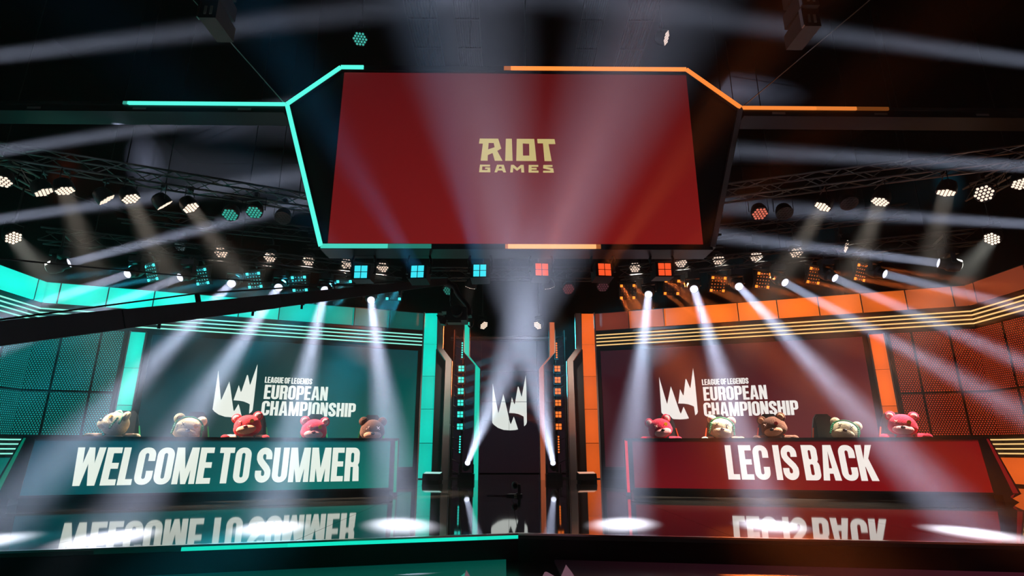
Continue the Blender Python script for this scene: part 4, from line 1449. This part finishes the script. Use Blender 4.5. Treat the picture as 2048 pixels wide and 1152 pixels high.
for sd, hue in ((-1, 'teal'), (1, 'orange')):  # extra lamps, added only to brighten the grey doorway posts
    p = Vector((sd * 1.1, 15.0, 5.15))
    par_lamp(p, (sd * 1.85, 16.35, 2.6), 'added black LED lamp on the short back truss to brighten the %s doorway post' % hue, 5.5, level=1.0, power=8, spread=34, lc=(1, .80, .68), group='added doorway post lamps')
# lamps on the front trusses: pixel, aim offset, level, power, label
FRONT = [
    (-1, 382, 416, (.35, .2, -1), 1.5, 38, 'bright warm LED lamp on the left front truss beside the lit braces'),
    (-1, 330, 411, (.75, .75, -1.0), 1.3, 0, 'black LED lamp seen edge on beside the left front truss braces'),
    (-1, 262, 398, (.3, .1, -1), 1.5, 38, 'warm LED lamp third outwards on the left front truss'),
    (-1, 214, 400, (.85, .7, -1.0), 1.3, 0, 'LED lamp seen edge on, fourth outwards on the left front truss'),
    (-1, 130, 382, (.25, -.2, -1), 1.4, 34, 'warm LED lamp fifth outwards on the left front truss'),
    (-1, 88, 385, (.6, .35, -1.0), 1.3, 0, 'LED lamp seen at a slant, sixth outwards on the left front truss'),
    (-1, 3, 363, (.2, -.3, -1), 1.4, 0, 'warm LED lamp cut by the left edge of the picture'),
    (1, 1645, 414, (-.45, .0, -1), 1.5, 38, 'bright warm LED lamp on the right front truss'),
    (1, 1760, 404, (-.3, -.25, -1), 1.4, 38, 'warm LED lamp second outwards on the right front truss'),
    (1, 1892, 386, (-.3, -.3, -1), 1.4, 34, 'warm LED lamp third outwards on the right front truss'),
    (1, 1968, 387, (-1.0, -.75, -.6), 1.3, 0, 'LED lamp turned sideways, fourth outwards on the right front truss'),
    (1, 2044, 368, (-.3, -.2, -1), 1.4, 0, 'warm LED lamp cut by the right edge of the picture'),
]
for sd, px, py, d, lv_, pw, lab in FRONT:
    p = onz(px, py, 5.5)
    if pw:
        tx = {382: 680, 262: 480, 130: 290, 1645: 1390, 1760: 1590, 1892: 1790}[px]
        q = at(tx, 850, 10.35 if abs(px - 1024) > 700 else 11.0)
    else:
        q = p + Vector(d)
    par_lamp(p, q, lab, 5.95, level=lv_, power=pw, spread=21, group='front truss LED lamps')
for sd, px, py, colr, lab, lvv in ((-1, 460, 430, lin(60, 190, 170), 'LED lamp with a pale teal lens under the left front truss', .8), (-1, 508, 425, lin(60, 190, 170), 'second LED lamp with a teal lens, nearer the screen', .8),
                                   (-1, 565, 437, lin(6, 26, 26), 'unlit LED lamp beside the teal edge of the screen', .3), (1, 1520, 428, lin(255, 130, 104), 'LED lamp with a dull red lens under the right front truss', .7),
                                   (1, 1570, 428, lin(10, 8, 8), 'unlit round lamp on the right front truss', .3), (1, 1699, 408, lin(10, 8, 8), 'unlit boxy lamp between two lit ones on the right front truss', .3)):
    p = onz(px, py, 5.55)
    par_lamp(p, p + Vector((-sd * .1, -.55, -1.0)), lab, 5.95, level=lvv, colr=colr, group='tinted front truss lamps')
# outer lone lamps
for sd, px, py, lab in ((-1, 27, 476, 'lone warm LED lamp near the left edge above the teal header'), (1, 1984, 478, 'lone warm LED lamp near the right edge above the orange header')):
    p = at(px, py, 11.5)
    par_lamp(p, p + Vector((-sd * 1.0, -.25, -.85)) if sd > 0 else p + Vector((1.0, -.25, -.85)), lab, 6.5, level=1.6, power=30, spread=24, lc=(.9, .9, .8), group='lone outer lamps')
# high lamps near the ceiling
for px, py, colr, lab, d in ((720, 78, lin(70, 190, 175), 'small teal LED lamp high up above the hanging screen', (.1, -.6, -1)), (1333, 76, lin(255, 226, 214), 'small white LED lamp high up above the hanging screen, seen aslant', (1.0, -.4, -.5))):
    p = at(px, py, 10.5)
    par_lamp(p, p + Vector(d), lab, ZC, level=.9, colr=colr, group='ceiling lamps')
# four-cell lamps under the screen
QUAD = [(-1, 723, 545, at(420, 250, 4.4), 2.0), (-1, 836, 545, at(590, 140, 4.4), 9), (-1, 960, 543, at(870, 140, 4.4), 9), (1, 1083, 541, at(1240, 140, 4.4), 8), (1, 1208, 541, at(1490, 140, 4.4), 8), (1, 1328, 540, at(1650, 250, 4.4), 2.5)]
for i, (sd, px, py, q, pw) in enumerate(QUAD):
    quad_lamp(at(px, py, 9.2), q, 'teal' if sd < 0 else 'orange', '%s four-cell lamp hanging below the big screen, %s from the left' % ('teal' if sd < 0 else 'red orange', ORD[i]), pw)

# ------------------------------------------------------------------ loudspeakers and ceiling walkways
for sd, px, py, n, lab in ((-1, 441, 60, 4, 'hanging line of pale grey loudspeakers at the top left'), (1, 1592, 76, 4, 'hanging line of pale grey loudspeakers at the top right')):
    p = at(px, py, 7.0)
    t = thing('line_array', lab, 'loudspeaker', (p.x, p.y, p.z), 0, 'hanging loudspeakers')
    for k in range(n):
        z0 = k * .33
        ty = -.05 * k
        x0, x1 = (-.20, .05) if sd < 0 else (0, .25)
        c = part(t, 'cabinet', MB().prism([(x0, ty - .25, z0), (x0, ty + .3, z0 + .03), (x0, ty + .3, z0 + .28), (x0, ty - .25, z0 + .31)], (x1 - x0, 0, 0)), M['speaker'])
        for e in (.12, .24):
            xx = lerp(x0, x1, e / .36)
            part(c, 'handle', MB().box((xx - .015, ty - .262, z0 + .06), (xx + .02, ty - .25, z0 + .2)), M['handle'])
        part(c, 'rigging_rail', MB().box((x0 - .02, ty - .27, z0 + .0), (x0 + .0, ty - .2, z0 + .31)), M['alu'])
    part(t, 'flying_bar', MB().tube((.0, 0, n * .33), (.0, 0, ZC - p.z), .02), M['satin'], 40)

for sd, xa, xb, lab in ((-1, 905, 957, 'dark grated walkway above the screen, inner one on the teal side'), (-1, 806, 868, 'dark grated walkway above the screen, outer one on the teal side'),
                        (1, 1170, 1218, 'dark grated walkway above the screen, inner one on the orange side'), (1, 1268, 1322, 'dark grated walkway above the screen, outer one on the orange side')):
    zc = 10.6
    a, b = onz(xa, 0, zc), onz(xb, 0, zc)
    x0, x1 = a.x, b.x
    t = thing('ceiling_walkway', lab, 'walkway', ((x0 + x1) / 2, 11, zc), 0, 'ceiling walkways')
    for x in (x0, x1):
        part(t, 'side_rail', MB().box((x - .012, 6, zc), (x + .012, 17, zc + .06)), M['satin'], world=True)
    for k in range(12):
        part(t, 'cross_bar', MB().box((x0, 6 + k, zc + .005), (x1, 6.03 + k, zc + .05)), M['satin'], world=True)
    gr = MB()
    for k in range(9):
        x = lerp(x0, x1, (k + 1) / 10)
        gr.box((x - .006, 6, zc + .02), (x + .006, 17, zc + .05))
    o = part(t, 'grating', gr, M['satin'], world=True)
    o['kind'] = 'stuff'
    for y in (7, 12, 16):
        part(t, 'hanger', MB().tube(((x0 + x1) / 2, y, zc + .05), ((x0 + x1) / 2, y, ZC), .012, n=6), M['satin'], 40, world=True)

# ------------------------------------------------------------------ camera crane
P0, P1 = at(-330, 706, 5.0), at(893, 563, 12.5)
t = thing('camera_crane', 'long black camera crane arm reaching over the teal desk', 'camera crane', (P0.x, P0.y, ZH))
d = (P1 - P0).normalized()
sx = d.cross(Vector((0, 0, 1))).normalized()
uz = sx.cross(d).normalized()


def beam_sec(mb, u0, u1, h0, h1, w0, w1):
    a, b = P0.lerp(P1, u0), P0.lerp(P1, u1)
    return mb.hexa([a - sx * w0 - uz * h0, a + sx * w0 - uz * h0, a + sx * w0 + uz * h0, a - sx * w0 + uz * h0,
                    b - sx * w1 - uz * h1, b + sx * w1 - uz * h1, b + sx * w1 + uz * h1, b - sx * w1 + uz * h1])


for k in range(4):
    part(t, 'arm_section', beam_sec(MB(), k / 4, (k + 1) / 4 - .002, .135 - .016 * k, .125 - .016 * k, .1 - .01 * k, .095 - .01 * k), M['black'], world=True)
posts = []
for u, hgt in ((.36, .24), (.62, .18)):
    a = P0.lerp(P1, u)
    posts.append(a + uz * hgt)
    part(t, 'stay_post', MB().tube(a, a + uz * hgt, .035), M['black'], 40, world=True)
for s in (-.05, .05):
    part(t, 'stay_cable', MB().path([P0 + uz * .1 + sx * s, posts[0] + sx * s, posts[1] + sx * s, P1 + uz * .06 + sx * s], .008, 5), M['black'], world=True)
sag = []
for k in range(13):
    u = k / 12
    a = at(-60, 511, 5.6).lerp(at(880, 572, 12.3), u)
    sag.append(a - Vector((0, 0, .12 * math.sin(math.pi * u))))
part(t, 'signal_cable', MB().path(sag, .01, 5), M['rubber'], world=True)
for u in (.30, .45, .55, .70, .82):
    a = P0.lerp(P1, u)
    part(t, 'clamp', MB().cbox((0, 0, 0), (.06, .06, .06)).tube((0, 0, -.03), (0, 0, -.10), .02), M['black']).location = (a - uz * .08) - MW[t].translation
# remote head and camera
hp = at(905, 575, 12.5)
cp = at(915, 632, 12.45)
part(t, 'drop_bracket', MB().path([P1 + Vector((-.05, 0, .0)), hp + Vector((.05, 0, 0)), hp.lerp(cp, .3) + Vector((.12, 0, 0)), cp + Vector((.22, 0, .25)), cp + Vector((.26, 0, .02))], [.09, .08, .06, .055, .04], 8), M['satin'], 50, world=True)
part(t, 'drop_bracket', MB().path([hp + Vector((0, 0, .0)), hp.lerp(cp, .5) + Vector((-.1, 0, 0)), cp + Vector((-.12, 0, .18))], [.05, .03, .03], 8), M['satin'], 50, world=True)
cb = part(t, 'camera_body', MB().cbox(cp, (.46, .5, .30)).cbox(cp + Vector((0, .05, .17)), (.3, .3, .08)).cbox(cp + Vector((-.05, -.1, -.17)), (.3, .25, .06)), M['body'], world=True)
part(cb, 'camera_lens', MB().tube(cp + Vector((.02, -.2, 0)), cp + Vector((.02, -.55, 0)), .10, .13, 16), M['body'], 40, world=True)
part(cb, 'front_glass', MB().tube(cp + Vector((.02, -.55, 0)), cp + Vector((.02, -.556, 0)), .115, .115, 16), M['glass'], world=True)
part(cb, 'matte_box', MB().prism([cp + Vector((-.46, -.2, -.02)), cp + Vector((-.30, -.2, -.04)), cp + Vector((-.22, -.2, -.16)), cp + Vector((-.26, -.2, -.24)), cp + Vector((-.36, -.2, -.22))], (0, .2, 0)), M['body'], world=True)
part(cb, 'handle_ring', MB().path([cp + Vector((.30 + .07 * math.cos(a), -.05, -.12 + .15 * math.sin(a))) for a in [k * math.pi / 8 for k in range(-6, 7)]], .018, 6), M['satin'], 50, world=True)
part(cb, 'monitor', MB().cbox(cp + Vector((-.28, .0, .12)), (.14, .3, .10)), M['satin'], world=True)
part(cb, 'receiver', MB().cbox(cp + Vector((.27, .05, .08)), (.10, .3, .16)), M['satin'], world=True)
# its stand, off to the left
part(t, 'counterweight_arm', beam_sec(MB(), -.22, 0, .14, .14, .1, .1), M['black'], world=True)
part(t, 'pan_head', MB().tube(P0 - Vector((0, 0, .35)), P0, .12, .1, 12), M['satin'], 40, world=True)
for k in range(3):
    a = k * 2 * math.pi / 3 + .4
    part(t, 'tripod_leg', MB().tube(P0 - Vector((0, 0, .35)), (P0.x + .75 * math.cos(a), P0.y + .75 * math.sin(a), ZH), .045, .035), M['satin'], 40, world=True)

# ------------------------------------------------------------------ small robot camera on the deck, floor marks
p = onz(1030, 992)
t = thing('robot_camera', 'small black robotic camera standing on the deck before the doorway', 'camera', (p.x, p.y, 0))
part(t, 'base', MB().prism([(-.16, -.10, 0), (.13, -.10, 0), (.13, .12, 0), (-.10, .12, 0)], (0, 0, .035)), M['body'])
part(t, 'yoke', MB().box((.05, -.03, .03), (.10, .04, .2)).box((.02, -.03, .03), (.10, .04, .055)), M['body'])
h = part(t, 'head', MB().ell((.0, 0, .185), (.06, .07, .065), 16, 10), M['body'], 60)
part(h, 'lens', MB().tube((0, -.06, .185), (0, -.085, .185), .035, n=14), M['glass'], 40)
part(t, 'cable', MB().path([(-.16, 0, .012), (-.24, -.02, .01), (-.34, .03, .01), (-.5, .02, .01)], .007, 5), M['rubber'])
part(t, 'status_label', MB().box((-.02, -.104, .005), (.03, -.10, .028)), M['handle'])

ZM = ZH + .02
tip1, tip2 = onz(1132, 1130, ZM), onz(1092, 1143, ZM)
wc = (tip1.x - tip2.x) / (137 / 620)
hc = wc * 978 / 620
tip3 = onz(930, 1146, ZM)
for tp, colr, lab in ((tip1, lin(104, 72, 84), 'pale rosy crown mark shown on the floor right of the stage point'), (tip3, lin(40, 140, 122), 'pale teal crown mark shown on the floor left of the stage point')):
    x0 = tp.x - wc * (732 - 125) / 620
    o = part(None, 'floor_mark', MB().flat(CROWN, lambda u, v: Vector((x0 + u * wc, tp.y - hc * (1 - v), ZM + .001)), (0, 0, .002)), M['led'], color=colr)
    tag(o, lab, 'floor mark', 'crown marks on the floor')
